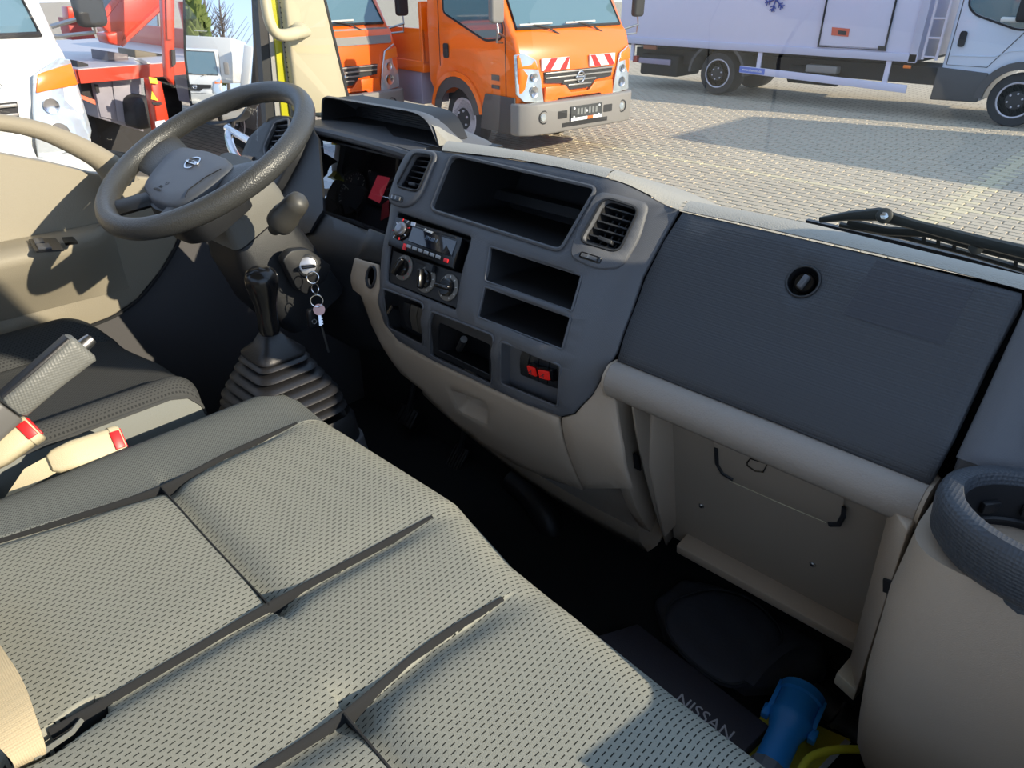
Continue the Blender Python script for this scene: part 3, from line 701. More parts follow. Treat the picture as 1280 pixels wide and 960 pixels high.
# ignition plate
igx = -1.128
igpl = [P(u, v, X=igx) for u, v in ((353, 325), (364, 313), (386, 311), (415, 333), (408, 350), (384, 369), (372, 362))]
obj('ignition_plate', Prism(rpoly(igpl, .008, 3), (-.02, 0, 0)), black, sc_, bevel=.002)
lc = P(384, 332, X=igx+.001); ign = V((.88, -.40, .25)).normalized()
lk = obj('ignition_lock', Lathe(lc, ign, [(.0205, -.004), (.0205, .004), (.018, .006), (.0165, .006), (.0165, .001), (0, .001)], 28), black, sc_, smooth=50)
obj('lock_face', Lathe(lc, ign, [(.0155, .001), (.0155, .0055), (.013, .0065), (0, .0065)], 28), silv, lk)
key = thing('key_bunch', 'bunch of keys and rings hanging from the ignition lock', 'keys', lc+ign*.02)
x, y, _ = frame(ign)
obj('ignition_key', Loft([[lc+ign*h+x*a+y*b for a, b in ((-.012, -.003), (.012, -.003), (.012, .003), (-.012, .003))] for h in (.006, .03)]), gloss, key, bevel=.0015, label='black key head in the lock')
def rg(u, v, r, ax, name='key_ring'):
    c = P(u, v, X=igx+.035); obj(name, Tube(ring(c, ax, r, 22), .0011, 6, True), chrome, key); return c
rg(391, 347, .0105, (.9, -.3, .3)); rg(394, 361, .0085, (.2, -.9, .2)); rg(396, 376, .011, (.8, -.5, .1))
kx = igx+.037; khead = P(399, 387, X=kx); pk_ = mat('pale_pink_metal', (222, 178, 172), .4, .3)
kn_ = V((.75, -.55, .35)).normalized()
obj('hanging_key', Lathe(khead, kn_, [(.0105, 0), (.0105, .002), (0, .002)], 24), pk_, key)
kx_, ky_, _ = frame(kn_)
obj('key_blade', Box(khead-ky_*.0185+kn_*.001, (.005, .022, .0018), Matrix((kx_, ky_, kn_)).transposed()), chrome, key)
obj('key_hole', Lathe(khead+ky_*.006, kn_, [(.0022, 0), (.0022, .0025), (0, .0025)], 12), deep, key)
for k in range(3): obj('key_tooth', Box(khead-ky_*(.016+.005*k)+kx_*.003+kn_*.001, (.003, .0025, .0016), Matrix((kx_, ky_, kn_)).transposed()), chrome, key, smooth=0)
f0, f1 = P(402, 408, X=kx), P(411, 440, X=kx); obj('long_key', Tube([f0, f1], .0024, 6), steel, key)
obj('black_fob', Loft([[P(u, v, X=kx-.01)+V((dx, 0, 0)) for u, v in ((386, 388), (396, 385), (402, 408), (388, 412))] for dx in (-.012, 0)]), black, key, bevel=.004)
obj('fob_ring', Tube(ring(P(393, 402, X=kx-.008), (.9, -.3, .2), .004, 14), .0009, 5, True), steel, key)
# ================================================================ DRIVER SIDE OF THE DASHBOARD
bl = obj('binnacle_lip', Tube(smoothpts([(-1.52, .87, 1.690), (-1.49, .885, 1.704), (-1.40, .898, 1.709), (-1.25, .90, 1.706), (-1.13, .902, 1.700), (-1.112, .905, 1.696)], 6), .011, 10), dark, dash)
obj('binnacle_top', Loft([[V((x, .897, z+.010)), V((x, .93, z+.016)), V((x, 1.0, z+.012)), V((x, 1.14, z-.02)), V((x, 1.14, z-.05)), V((x, .905, z-.012))] for x, z in ((-1.56, 1.690), (-1.48, 1.706), (-1.3, 1.708), (-1.10, 1.700))]), dark, dash, smooth=60)
tl = rpoly([P(u, v, Y=.93) for u, v in ((404, 122), (531, 144), (548, 182), (403, 151))], [.016, .05, .004, .006], 5)
tc_ = sum(tl, V())/len(tl)
bm = nb(); pocket(bm, tl, (0, .085, 0), .96); obj('tray_inside', bm, deep, dash, smooth=50)
def tr_(k, y, dz, kz=1): return [V((tc_.x+(p.x-tc_.x)*k, y, tc_.z+(p.z-tc_.z)*kz+dz)) for p in tl]
obj('tray_shell', Loft([tr_(1.0, .932, 0), tr_(1.015, .928, 0, 1.10), tr_(1.025, .936, .0, 1.16), tr_(1.02, .965, -.006, 1.10), tr_(1.0, 1.02, -.022, .75), tr_(.98, 1.09, -.042, .25)], caps=False), dark, dash, smooth=60)
for k in range(9):
    z = 1.728+.0045*k; obj('tray_rib', Box((tc_.x, 1.012, z), (.30, .003, .0018)), black, dash, smooth=0)
rw = [P(531, 144, Y=.934), P(548, 181, Y=.93), P(577, 173, Y=.955), P(556, 160, Y=1.0)]
obj('tray_end', Loft([[P(529, 143, Y=.936), P(543, 160, Y=.932), P(549, 182, Y=.928)], [P(540, 149, Y=.97), P(556, 164, Y=.955), P(563, 181, Y=.94)], [P(556, 160, Y=1.03), P(570, 170, Y=1.0), P(579, 177, Y=.96)]], closed=False), pad, dash, smooth=60)
# cluster
cn = V((0, -.86, .51)); cp = P(440, 240, Y=.955)
def CP(u, v, h=0): return PL(u, v, cp+cn*h, cn)
obj('cluster_back', Box((-1.32, 1.06, 1.52), (.52, .06, .36)), deep, dash, smooth=0)
obj('cluster_roof', Prism([V((-1.56, .905, 1.690)), V((-1.09, .905, 1.690)), V((-1.09, 1.06, 1.672)), V((-1.56, 1.06, 1.672))], (0, 0, -.004)), deep, dash, smooth=0)
clx = obj('cluster_board', Prism([CP(u, v, -.01) for u, v in ((380, 150), (520, 180), (500, 300), (385, 270))], cn*-.01), mat('cluster_grey', (52, 54, 60), .6), dash, smooth=0)
obj('cluster_frame', Prism([CP(u, v, .001) for u, v in ((462, 206), (500, 214), (484, 262), (452, 250))], cn*-.008), black, clx, bevel=.002)
cc_ = CP(440, 241); cxd = V((1, 0, 0)); cyd = cn.cross(cxd)
obj('gauge_ring', Tube(ring(cc_+cn*.002, cn, .052, 40), .0035, 8, True), black, clx)
obj('gauge_face', Lathe(cc_-cn*.006, cn, [(.052, 0), (.052, .003), (0, .003)], 40), mat('gauge_grey', (70, 72, 78), .6), clx)
for k in range(25):
    a = math.radians(215-k*10); dd = cxd*math.cos(a)+cyd*math.sin(a); big = k % 4 == 0
    obj('gauge_tick', Box(cc_+dd*(.044 if big else .046)-cn*.0025, (.007 if big else .003, .0010, .0006), Matrix((dd, cn.cross(dd), cn)).transposed()), white, clx, smooth=0)
for k, s in enumerate(('1', '2', '3', '4')):
    a = math.radians(180-10-k*42); dd = cxd*math.cos(a)+cyd*math.sin(a); text('gauge_digit', s, .010, cc_+dd*.035-cn*.0025, cxd, cyd, white, clx)
dd = (cxd*-.8+cyd*.25).normalized(); obj('gauge_needle', Box(cc_+dd*.032-cn*.001, (.024, .0014, .001), Matrix((dd, cn.cross(dd), cn)).transposed()), white, clx, smooth=0)
obj('information_display', Prism(rpoly([CP(u, v, .0025) for u, v in ((472, 219), (487, 222), (474, 254), (460, 247))], .002, 2), cn*-.003), mat('reddish_lcd', (150, 60, 72), .4, emit=((190, 60, 80), .25)), clx, label='small reddish information display')
text('warning_symbols', 'P !', .008, CP(462, 214, .003), cxd, cyd, white, clx)
obj('warning_sticker', Prism([CP(u, v, .012) for u, v in ((478, 256), (486, 250), (487, 270), (476, 276))], cn*.001), mat('red_sticker', (170, 45, 50), .5), clx, label='small red sticker at the edge of the cluster', smooth=0)
for px in (((414, 250), (427, 257), (430, 270)), ((437, 259), (447, 264), (448, 273))):
    obj('reset_pin', Tube([CP(*p, .006) for p in px], .0028, 6), deep, clx)
lens_rows = [[CP(398+(504-398)*t-(22*q if t > .5 else 0), (168+q*94)*(1-t)+(196+q*96)*t, h+.04*(1-t)*q) for t in (0, .25, .5, .75, 1)] for q, h in ((0, .045), (.3, .016), (.5, .008), (.62, .012), (.8, .030), (1, .054))]
obj('cluster_lens', Loft(lens_rows, closed=False), glass('cluster_lens_glass', refl=.25, cap=.40), clx, smooth=80)
obj('cluster_sill', Tube([CP(396, 263, .006), CP(440, 277, .008), CP(481, 293, .006)], .006, 8), dark, dash)
bm = nb(); loft(bm, [[CP(392, 158, .06), CP(398, 262, .006)], [CP(392, 158, -.02), CP(394, 262, -.03)]], closed=False); obj('cluster_cheek', bm, black, dash)
bm = nb(); loft(bm, [[CP(512, 196, .06), CP(484, 292, .006)], [CP(512, 196, -.02), CP(486, 292, -.03)]], closed=False); obj('cluster_cheek', bm, black, dash)
# dark panels left of and below the cluster
patch('side_panel', L2([(300, 225), (312, 190), (345, 160), (388, 158), (396, 172), (402, 262), (385, 290), (350, 300)]), -.004, .006, black, dash)
obj('knee_bolster', sheet(L2([(330, 290), (400, 263), (481, 292), (474, 331), (448, 322), (442, 337), (450, 372), (463, 408), (480, 442), (440, 442), (400, 420), (360, 380)]), [], lambda x, w, h: DM(x, w, h-.012), .006, .002, .02), black, dash, smooth=60)
obj('hazard_led', Lathe(P(355, 380, Y=.80), (0, -1, 0), [(.005, 0), (.004, .002), (0, .002)], 10), mat('red_light', (220, 30, 20), .4, emit=((255, 40, 30), 1.5)), dash, label='small red glowing light')
# left vent pod
vlp = [(346, 147), (372, 149), (390, 158), (372, 200), (350, 240), (320, 260), (304, 235), (303, 208), (316, 174)]
vh = L2([(351, 157), (368, 153), (368, 170), (352, 195), (340, 203), (337, 188)], 4)
pod_l = obj('side_vent_pod', sheet(L2(vlp, 9), [vh], lambda x, w, h: DM(x, w, h+.014), .03, .004, .015), black, dash, smooth=60)
bm = nb(); pocket(bm, D3(vh, .008), (0, .05, -.02), .9); obj('vent_duct', bm, deep, dash)
lip('vent_lip', vh, .0028, dark, .015)
vq = [DX(351, 156), DX(368, 154), DX(357, 200), DX(337, 200)]
for k in range(7):
    a, b = bil(vq, 0, (k+.5)/7), bil(vq, 1, (k+.5)/7)
    obj('slat', Loft([[DM(p.x, p.y, .008), DM(p.x, p.y+.002, .008), DM(p.x, p.y+.002, -.01), DM(p.x, p.y, -.01)] for p in (a, b)]), dark, pod_l, smooth=0)
# ================================================================ LEFT DOOR, PILLAR
DXL = -1.55
doorm = mat('door_beige_vinyl', (150, 141, 124), .6, bump=('grain', 700, .25), var=.04)
front = [P(u, v, X=DXL) for u, v in ((226, 290), (218, 310), (200, 340), (172, 374), (140, 396), (96, 413))]
poly = [V((DXL, -.70, 1.76)), V((DXL, 0, 1.78))] + [P(u, v, X=DXL) for u, v in ((0, 192), (60, 203), (118, 217))] + [V((DXL, .62, 1.632)), V((DXL, .80, 1.60)), V((DXL, .76, 1.56))] + front + [V((DXL, .20, 1.30)), V((DXL, .05, 1.0)), V((DXL, -.70, 1.0))]
dr = obj('door_1', Prism(poly, (-.035, 0, 0)), doorm, kind='structure', bevel=.004, smooth=60)
obj('kick_panel', Prism([V((DXL-.012, y, z)) for y, z in ((-.1, .93), (-.1, 1.45), (.45, 1.66), (1.05, 1.64), (1.12, 1.4), (1.12, .93))], (-.02, 0, 0)), mat('kick_panel_grey', (76, 74, 76), .65, bump=('grain', 800, .2)), kind='structure')
bpy.data.objects['kick_panel'].name = 'trim_5'; WM['trim_5'] = WM['kick_panel']
obj('door_gap', Tube([p+V((.001, .003, 0)) for p in smoothpts(front, 5)], .004, 6), deep, dr)
z0 = P(0, 298, X=DXL).z
rows = []
for k in range(25):
    t = k/24; y = -.60+t*1.07; e = max(0, (y-.30)/.17); q = math.sqrt(max(.0, 1-min(1, e)**2.2)); wd = .085*q+.001; zt = z0-.012+.012*(1-t)
    rows.append([V((DXL+.002, y, zt+.004)), V((DXL+wd*.5, y, zt+.003)), V((DXL+wd*.93, y, zt)), V((DXL+wd, y, zt-.010)), V((DXL+wd*.97, y, zt-.022)), V((DXL+wd*.75, y, zt-.055)), V((DXL+wd*.3, y, zt-.105)), V((DXL+.002, y, zt-.14))])
ar = obj('armrest', Loft([[r[i] for r in rows] for i in range(8)], closed=False), doorm, dr, smooth=70)
def AP(u, v): return P(u, v, Z=z0-.006)
obj('switch_plate', Prism(rpoly([AP(*p) for p in ((36, 301), (70, 299), (81, 314), (45, 316))], .004, 2), (0, 0, .003)), black, ar)
obj('window_switch', Prism([AP(*p)+V((0, 0, .003)) for p in ((42, 302), (54, 301), (57, 307), (45, 308))], (0, 0, .004)), dark, ar, bevel=.001)
obj('window_switch', Prism([AP(*p)+V((0, 0, .003)) for p in ((46, 309), (62, 308), (66, 314), (49, 315))], (0, 0, .004)), dark, ar, bevel=.001)
obj('lock_switch', Prism(rpoly([AP(*p) for p in ((78, 300), (92, 299), (98, 305), (82, 307))], .002, 2), (0, 0, .005)), gloss, ar)
# curved grab bar below the window
up_ = [P(u, v, X=-1.52) for u, v in ((-60, 138), (0, 143), (60, 155), (110, 175), (150, 198), (175, 225))]
lo_ = [P(u, v, X=-1.52) for u, v in ((-60, 160), (0, 164), (50, 175), (95, 196), (122, 213), (135, 232))]
A_, B_ = smoothpts(up_, 6), smoothpts(lo_, 6)
gb = mat('grab_bar_taupe', (150, 140, 122), .6, bump=('grain', 700, .3))
obj('grab_bar', Loft([[a, a.lerp(b, .25)+V((.008, 0, 0)), a.lerp(b, .75)+V((.008, 0, 0)), b, b+V((-.02, 0, 0)), a+V((-.02, 0, 0))] for a, b in zip(A_, B_)]), gb, dr, smooth=60)
# side window, frame and pillar
struct('window_2', Prism([V((-1.575, -.7, 1.60)), V((-1.575, .80, 1.55)), V((-1.575, .84, 1.75)), V((-1.575, .56, 2.25)), V((-1.575, -.7, 2.25))], (-.003, 0, 0)), glass('side_glass', refl=.05), smooth=0)
def vstrip(px, x, name, m, th=.02, par=None, **k):
    a, b, c, d = [P(u, v, X=x) for u, v in px]      # top-left, top-right, bottom-right, bottom-left
    e = 1.5; a2 = a+(a-d)*e; b2 = b+(b-c)*e; c2 = c+(c-b)*.3; d2 = d+(d-a)*.3
    return obj(name, Prism([a2, b2, c2, d2], (-th, 0, 0)), m, par, **k)
pil = vstrip(((357, 0), (406, 0), (435, 122), (369, 110)), -1.53, 'trim_1', mat('pillar_cream_plastic', (180, 170, 144), .6, bump=('grain', 900, .2)), .03, kind='structure', bevel=.006)
vstrip(((405.5, 0), (408, 0), (437.5, 124), (434.5, 124)), -1.53, 'windscreen_seal', rubber, .03, pil)
sl_ = vstrip(((348, 0), (358, 0), (371, 112), (361, 118)), -1.555, 'door_seal', mat('seal_light_grey', (150, 146, 136), .7), .02, pil)
for k in range(26):
    v0 = -34+k*6.2; a, b = P(349+v0*.115, v0, X=-1.553), P(358+v0*.11, v0, X=-1.553); obj('seal_rib', Box((a+b)/2, (.004, .016, .003)), mat('seal_grey', (70, 68, 64), .7), sl_, smooth=0)
vstrip(((339, 0), (348, 0), (361, 140), (352, 140)), -1.56, 'body_flange', bodyy, .02, pil, label='yellow-green painted body edge')
vstrip(((333, 0), (339.5, 0), (352.5, 150), (345, 150)), -1.565, 'door_frame', mat('frame_grey', (150, 148, 144), .5), .02, pil)
vstrip(((322, 0), (332, 0), (344, 165), (334, 165)), -1.568, 'window_channel', black, .02, pil)
gh = [P(u, v, X=x) for u, v, x in ((326, -60, -1.50), (329, -25, -1.47), (333, 8, -1.46), (338, 30, -1.455), (346, 42, -1.455), (358, 44, -1.46), (372, 41, -1.48), (382, 39, -1.515))]
cr = mat('handle_cream_plastic', (190, 179, 150), .5)
ghd = obj('grab_handle', Tube(smoothpts(gh, 6), .0135, 12, flat=.8), cr, pil, smooth=70, label='curved cream grab handle')
he = P(380, 39.5, X=-1.497); obj('handle_foot', Lathe(he-V((.02, 0, 0)), (1, -.1, 0), [(.018, 0), (.017, .012), (.012, .022), (0, .022)], 20), cr, ghd)
obj('handle_screw', Lathe(he+V((.002, 0, 0)), (1, -.1, 0), [(.006, 0), (.006, .003), (.003, .003), (0, .001)], 12), steel, ghd)
# exterior mirror
mn = V((.45, -.885, .062)).normalized(); mp = P(275, 50, X=-1.86)
def MP(u, v, h=0): return PL(u, v, mp+mn*h, mn)
mo = thing('door_mirror', 'tall black exterior mirror on chrome arms outside the driver window', 'mirror', mp)
ml = rpoly([MP(u, v) for u, v in ((229, -70), (314, -70), (319, 60), (314, 128), (300, 150), (262, 157), (240, 140), (231, 70))], .02, 4)
mc = sum(ml, V())/len(ml)
obj('mirror_glass', Prism([mc+(p-mc)*.955+mn*.001 for p in ml], mn*-.003), mat('mirror_silver', (235, 238, 240), .01, 1), mo, smooth=0)
obj('housing', Loft([[mc+(p-mc)*.96+mn*.001 for p in ml], [p+mn*.004 for p in ml], ml, [mc+(p-mc)*1.03-mn*.03 for p in ml], [mc+(p-mc)*.9-mn*.07 for p in ml], [mc+(p-mc)*.5-mn*.085 for p in ml]], caps=False), black, mo, smooth=60)
arm = smoothpts([MP(290, 150, -.04), P(286, 170, X=-1.80), P(293, 192, X=-1.72), P(312, 216, X=-1.60)], 6)
obj('mirror_arm', Tube(arm, .010, 10), chrome, mo); obj('mirror_arm', Tube([P(284, 160, X=-1.84), P(325, 184, X=-1.60)], .009, 10), chrome, mo)
# ================================================================ SEATS
def seatgrid(name, parts, xs, ss, zf, parent):
    """parts: {name: (material, test)}; zf(x,s) -> point"""
    nx, ns = len(xs), len(ss); pt = [[zf(x, s) for s in ss] for x in xs]
    for nm, (mm, test) in parts.items():
        idx = {}; vs = []; fs = []
        for i in range(nx-1):
            for j in range(ns-1):
                if not test((xs[i]+xs[i+1])/2, (ss[j]+ss[j+1])/2): continue
                f = []
                for a, b in ((i, j), (i+1, j), (i+1, j+1), (i, j+1)):
                    if (a, b) not in idx: idx[(a, b)] = len(vs); vs.append(pt[a][b])
                    f.append(idx[(a, b)])
                fs.append(f)
        me = bpy.data.meshes.new(nm); me.from_pydata(vs, [], fs); b = nb(); b.from_mesh(me); bpy.data.meshes.remove(me)
        obj(nm, b, mm, parent, smooth=180)
def interp(x, tab):
    if x <= tab[0][0]: return tab[0][1]
    for (a, b), (c, d) in zip(tab, tab[1:]):
        if x <= c: return b+(d-b)*(x-a)/(c-a)
    return tab[-1][1]
def segd(p, a, b):
    ab = b-a; t = max(0, min(1, (p-a).dot(ab)/ab.length_squared)); return (p-a-ab*t).length
ZT = 1.392
bench = thing('passenger_bench_seat', 'wide grey woven cloth passenger bench cushion filling the foreground', 'seat', (-.45, 0, FLZ))
def G(*px): return [P(u, v, Z=ZT).xy for u, v in px]
def GS(px): return [V((p.x, p.y)) for p in smoothpts([V((q.x, q.y, 0)) for q in G(*px)], 4)]
seams = [  # (polyline, depth, steep side width, soft side width, soft side)
 (G((-150, 722), (0, 672), (100, 641), (203, 606), (290, 562), (378, 524)), .008, .0012, .012, 1),
 (G((203, 606), (262, 672), (338, 752)), .011, .0012, .022, -1),
 (G((60, 912), (107, 886), (230, 815), (338, 752), (450, 692), (548, 640)), .008, .0012, .018, 1),
 (G((200, 1035), (330, 955), (432, 888), (540, 800), (648, 735)), .010, .0012, .024, 1),
 (G((432, 888), (505, 975), (600, 1090)), .010, .0012, .024, -1)]
frontc = [(-1.1, .452), (-.96, .455), (-.6, .460), (-.46, .425), (-.19, .403), (-.05, .395), (.2, .39)]
slot = G((-40, 975), (60, 925), (108, 888))
RF = .07
def benchpt(x, s):
    fy = interp(x, frontc)
    L = math.pi*RF/2
    sv = s-.46+fy if s > .2 else s*(1+(fy-.46)/.7*max(0, (s+.5))/.7) if s > -.5 else s
    y0 = fy
    if s <= .46: y, z, nn = (s+(fy-.46)*max(0, min(1, (s-.0)/.46)), ZT, 0)
    elif s <= .46+L: a = (s-.46)/RF; y, z = y0+RF*math.sin(a), ZT-RF+RF*math.cos(a)
    else: y, z = y0+RF-.25*(s-.46-L), ZT-RF-(s-.46-L)
    q = V((x, min(y, y0+.02)))
    if s <= .56:
        fade = max(0, min(1, (.56-s)/.10)); dz = 0
        for pl, dp, w1_, w2_, sd_g in seams:
            d, a, b = min(((segd(q, a, b), a, b) for a, b in zip(pl, pl[1:])), key=lambda t: t[0])
            e = b-a; side = e.x*(q.y-a.y)-e.y*(q.x-a.x)          # positive: left of travel
            wd = w2_ if side*sd_g < 0 else w1_
            if sd_g == 1: dp = dp*min(1, (q-pl[-1]).length/.07)
            dz += dp*math.exp(-(d/wd)**2) + .003*math.exp(-(d/.035)**2)
        d = min(segd(q, a, b) for a, b in zip(slot, slot[1:]))
        dz += .05*max(0, 1-(d/.016)**2)**.5 if d < .016 else 0
        z -= min(dz, .06)*fade
        z += .010*math.exp(-((x+.99)/.05)**2)
    ex = x+1.045
    if ex < .05: z -= .05-math.sqrt(max(0, .05**2-(.05-max(ex, 0))**2))
    if ex < 0: z += ex*2.2
    ex = .14-x
    if ex < .05: z -= .05-math.sqrt(max(0, .05**2-(.05-max(ex, 0))**2))
    return V((x, y, z - .02*max(0, -s)))
xs = [-1.075, -1.06]+[-1.045+.0060*k for k in range(198)]+[a+.0016*k for a, n_k in ((-1.035, 90), (-.63, 56), (-.48, 90)) for k in range(n_k)]
xs = sorted(set(round(q, 4) for q in xs)); xs = [q for i, q in enumerate(xs) if i == 0 or q-xs[i-1] > .0009]
ss = [-.72+.0060*k for k in range(87)]+[-.195+.0048*k for k in range(170)]
ss += [.17+.0018*k for k in range(60)]
ss = sorted(set([round(q, 4) for q in ss if q < .62])); ss = [q for i, q in enumerate(ss) if i == 0 or q-ss[i-1] > .0009]+[.64, .68, .74, .82]
s1 = seams[0][0]
def left_of(x, s):
    y = s+(interp(x, frontc)-.46)*max(0, min(1, s/.46)); t = [(p.y, p.x) for p in s1]
    return x < interp(y, t)
seatgrid('bench', {'bolster': (seatb, lambda x, s: left_of(x, s)), 'cushion': (seatf, lambda x, s: not left_of(x, s))}, xs, ss, benchpt, bench)
for pl, dp, w1_, w2_, sd_g in seams:
    q3 = []; pl3 = smoothpts([V((p.x, p.y, 0)) for p in pl], 8)
    for i, p in enumerate(pl3):
        if p.y > interp(p.x, frontc)+.005: continue
        t = (pl3[min(i+1, len(pl3)-1)]-pl3[max(i-1, 0)]).normalized(); nrm = V((-t.y, t.x, 0))*sd_g
        c = p+nrm*.0015; dd_ = dp*(min(1, (V((p.x, p.y))-pl[-1]).length/.07) if sd_g == 1 else 1); c = p; q3.append([c+nrm*.0030+V((0, 0, ZT-.0019)), c+nrm*.0012+V((0, 0, ZT-.0022)), c-nrm*.0010+V((0, 0, ZT-.0022-dd_*.55)), c+V((0, 0, ZT-.03))])
    if len(q3) > 2: obj('seam', Loft(q3), mat('seam_thread_and_shade', (26, 28, 30), .95), bench, smooth=60)  # dark strip: seam thread plus the crease's shade painted in
obj('seat_base', Box((-.46, -.05, 1.12), (1.14, .90, .38)), black, bench, bevel=.02)
sp_ = G((104, 890), (92, 905), (70, 920), (45, 937)); obj('slot_piping', Tube([V((p.x+.004, p.y-.004, ZT-.004)) for p in sp_], .0028, 6), mat('piping_grey', (104, 106, 100), .8), bench)
# driver seat
ds = thing('driver_seat', 'dark ribbed cloth driver seat cushion beyond the handbrake', 'seat', (-1.33, 0, FLZ))
dsf = [(-1.54, .30), (-1.45, .345), (-1.3, .372), (-1.2, .375), (-1.12, .355)]
def dpt(x, s):
    fy = interp(x, dsf); L = math.pi*.05/2; zt = 1.385
    if s <= .37: y, z = s+(fy-.37)*max(0, min(1, s/.37)), zt
    elif s <= .37+L: a = (s-.37)/.05; y, z = fy+.05*math.sin(a), zt-.05+.05*math.cos(a)
    else: y, z = fy+.05-.2*(s-.37-L), zt-.05-(s-.37-L)
    z += .042*math.exp(-((x+1.50)/.05)**2)+.030*math.exp(-((x+1.145)/.035)**2)
    for g in (-1.44, -1.195): z -= .012*math.exp(-((x-g)/.007)**2)*(1 if s < .40 else 0)
    ex = -1.12-x
    if ex < .02: z -= .02-math.sqrt(max(0, .02**2-(.02-max(0, ex))**2))
    return V((x, y, z))
xs2 = [-1.54+.006*k for k in range(71)]; ss2 = [-.7+.02*k for k in range(35)]+[0.0+.01*k for k in range(46)]+[.5, .56, .64]
seatgrid('driver', {'cushion_centre': (seatd, lambda x, s: -1.44 < x < -1.195), 'cushion_bolster': (seatd, lambda x, s: not (-1.44 < x < -1.195))}, xs2, sorted(set(round(q, 4) for q in ss2)), dpt, ds)
sd_ = mat('seat_side_cloth', (120, 124, 120), .9, bump=('noise', 500, .4))
top = [dpt(-1.122, s) for s in [-.6+.05*k for k in range(20)]+[.37, .40, .43, .45]]
top = sorted(top, key=lambda p: p.y)
obj('side_panel', Loft([[p+V((.003, 0, -.004)) for p in top], [p+V((.010, 0, -.05)) for p in top], [V((p.x+.004, p.y-.0, 1.24)) for p in top]], closed=False), sd_, ds, smooth=60)
obj('piping', Tube([p+V((.003, 0, -.003)) for p in top], .003, 6), mat('piping_dark', (60, 62, 62), .8), ds)
obj('seat_base', Box((-1.33, -.1, 1.13), (.38, .8, .36)), black, ds, bevel=.02)
# ================================================================ HANDBRAKE, BUCKLES, BELT
hb = thing('handbrake_lever', 'grey dimpled handbrake lever with push button between the two seats', 'handbrake', (-1.075, -.1, 1.2))
hx = -1.075; h0, h1 = P(104, 432, X=hx), P(14, 508, X=hx); hd = (h0-h1).normalized(); hu = V((1, 0, 0)).cross(hd); hu = hu if hu.z > 0 else -hu
grip = mat('dimpled_grip_plastic', (108, 110, 106), .5, bump=('mesh', 260, 1.0))
def hsec(c, w, h): return rpoly([c+V((-w, 0, 0))+hu*h, c+V((w, 0, 0))+hu*h, c+V((w, 0, 0))-hu*h, c+V((-w, 0, 0))-hu*h], min(w, h)*.7, 4)
obj('grip', Loft([hsec(h1, .014, .018), hsec(h1+hd*.004, .016, .021), hsec(h1.lerp(h0, .5), .017, .021), hsec(h1.lerp(h0, .9), .0175, .024), hsec(h0-hd*.004, .017, .025), hsec(h0, .012, .020)]), grip, hb, smooth=60)
obj('grip_top', Loft([hsec(h1.lerp(h0, .02)+hu*.018, .010, .006), hsec(h1.lerp(h0, .95)+hu*.020, .011, .007)]), black, hb, bevel=.001)
obj('release_button', Lathe(h0-hd*.004, hd, [(.0095, 0), (.0095, .012), (.008, .019), (0, .021)], 18), steel, hb, smooth=50)
h2_ = h1-hd*.20; obj('lever_arm', Loft([hsec(h2_, .013, .030), hsec(h1-hd*.004, .015, .022)]), mat('lever_grey', (92, 92, 90), .5), hb, bevel=.002)
obj('lever_bracket', Box((hx, -.02, 1.25), (.03, .16, .28)), black, hb, bevel=.004)
def buckle(name, label, pa, pb, w, h, up, redfull=True):
    a, b = V(pa), V(pb); d = (b-a).normalized(); u = (V(up)-d*V(up).dot(d)).normalized(); s = d.cross(u)
    t = thing(name, label, 'belt buckle', a, 'seat belt buckles')
    def sec(c, kw, kh): return rpoly([c+s*w*kw+u*h*kh, c-s*w*kw+u*h*kh, c-s*w*kw-u*h*kh, c+s*w*kw-u*h*kh], min(w*kw, h*kh)*.6, 3)
    L = (b-a).length
    obj('housing', Loft([sec(a, .55, .5), sec(a+d*L*.08, .8, .75), sec(a+d*L*.35, 1, 1), sec(a+d*L*.93, 1, 1), sec(b, .92, .9)]), cream, t, smooth=45)
    obj('end_frame', Loft([sec(b-d*.012, 1.07, 1.08), sec(b-d*.001, 1.07, 1.08), sec(b+d*.002, .98, .98)]), cream, t, smooth=45)
    obj('red_button', Prism([b+d*.0015+s*w*p+u*h*q for p, q in ((-.75, .78), (.75, .78), (.7, -.0), (-.75, -.35))], d*.003), redb, t, bevel=.001, label='red press button')
    obj('red_button', Prism([b+d*p+s*w*q+u*(h*1.02) for p, q in ((-.0135, -.62), (-.0135, .62), (.0, .62), (.0, -.62))], u*.0025), redb, t, bevel=.001, label='red press button')
    st = [a+d*.01, a-d*.03-V((0, 0, .01)), a-d*.07-V((0, .0, .05))]
    obj('stalk_strap', Loft([[p+s*w*.6+u*.002, p-s*w*.6+u*.002, p-s*w*.6-u*.002, p+s*w*.6-u*.002] for p in st]), cream, t)
    return t
buckle('seat_belt_buckle', 'cream seat belt buckle lying on the bench edge, red button facing front', P(62, 580, X=-1.045), P(150, 551, X=-1.045), .022, .0155, (.75, -.1, .6))
b2 = buckle('seat_belt_buckle', 'cream seat belt buckle under the handbrake lever, only its red edge showing', P(-25, 583, X=-1.085), P(42, 535, X=-1.085), .020, .021, (.8, -.3, .5))
belt = thing('seat_belt', 'cream seat belt webbing twisting out of the slot in the bench', 'seat belt', P(40, 940, Z=ZT))
webm = mat('cream_webbing', (178, 163, 132), .8, bump=('mesh', 500, .5))
ba = smoothpts([P(-40, 745, Z=ZT+.03), P(0, 806, Z=ZT+.035), P(28, 850, Z=ZT+.03), P(45, 895, Z=ZT+.02), P(58, 938, Z=ZT+.0), P(50, 950, Z=ZT-.03)], 6)
bb = smoothpts([P(-120, 790, Z=ZT+.03), P(-70, 850, Z=ZT+.035), P(-35, 890, Z=ZT+.03), P(-5, 930, Z=ZT+.02), P(18, 958, Z=ZT+.0), P(10, 975, Z=ZT-.03)], 6)
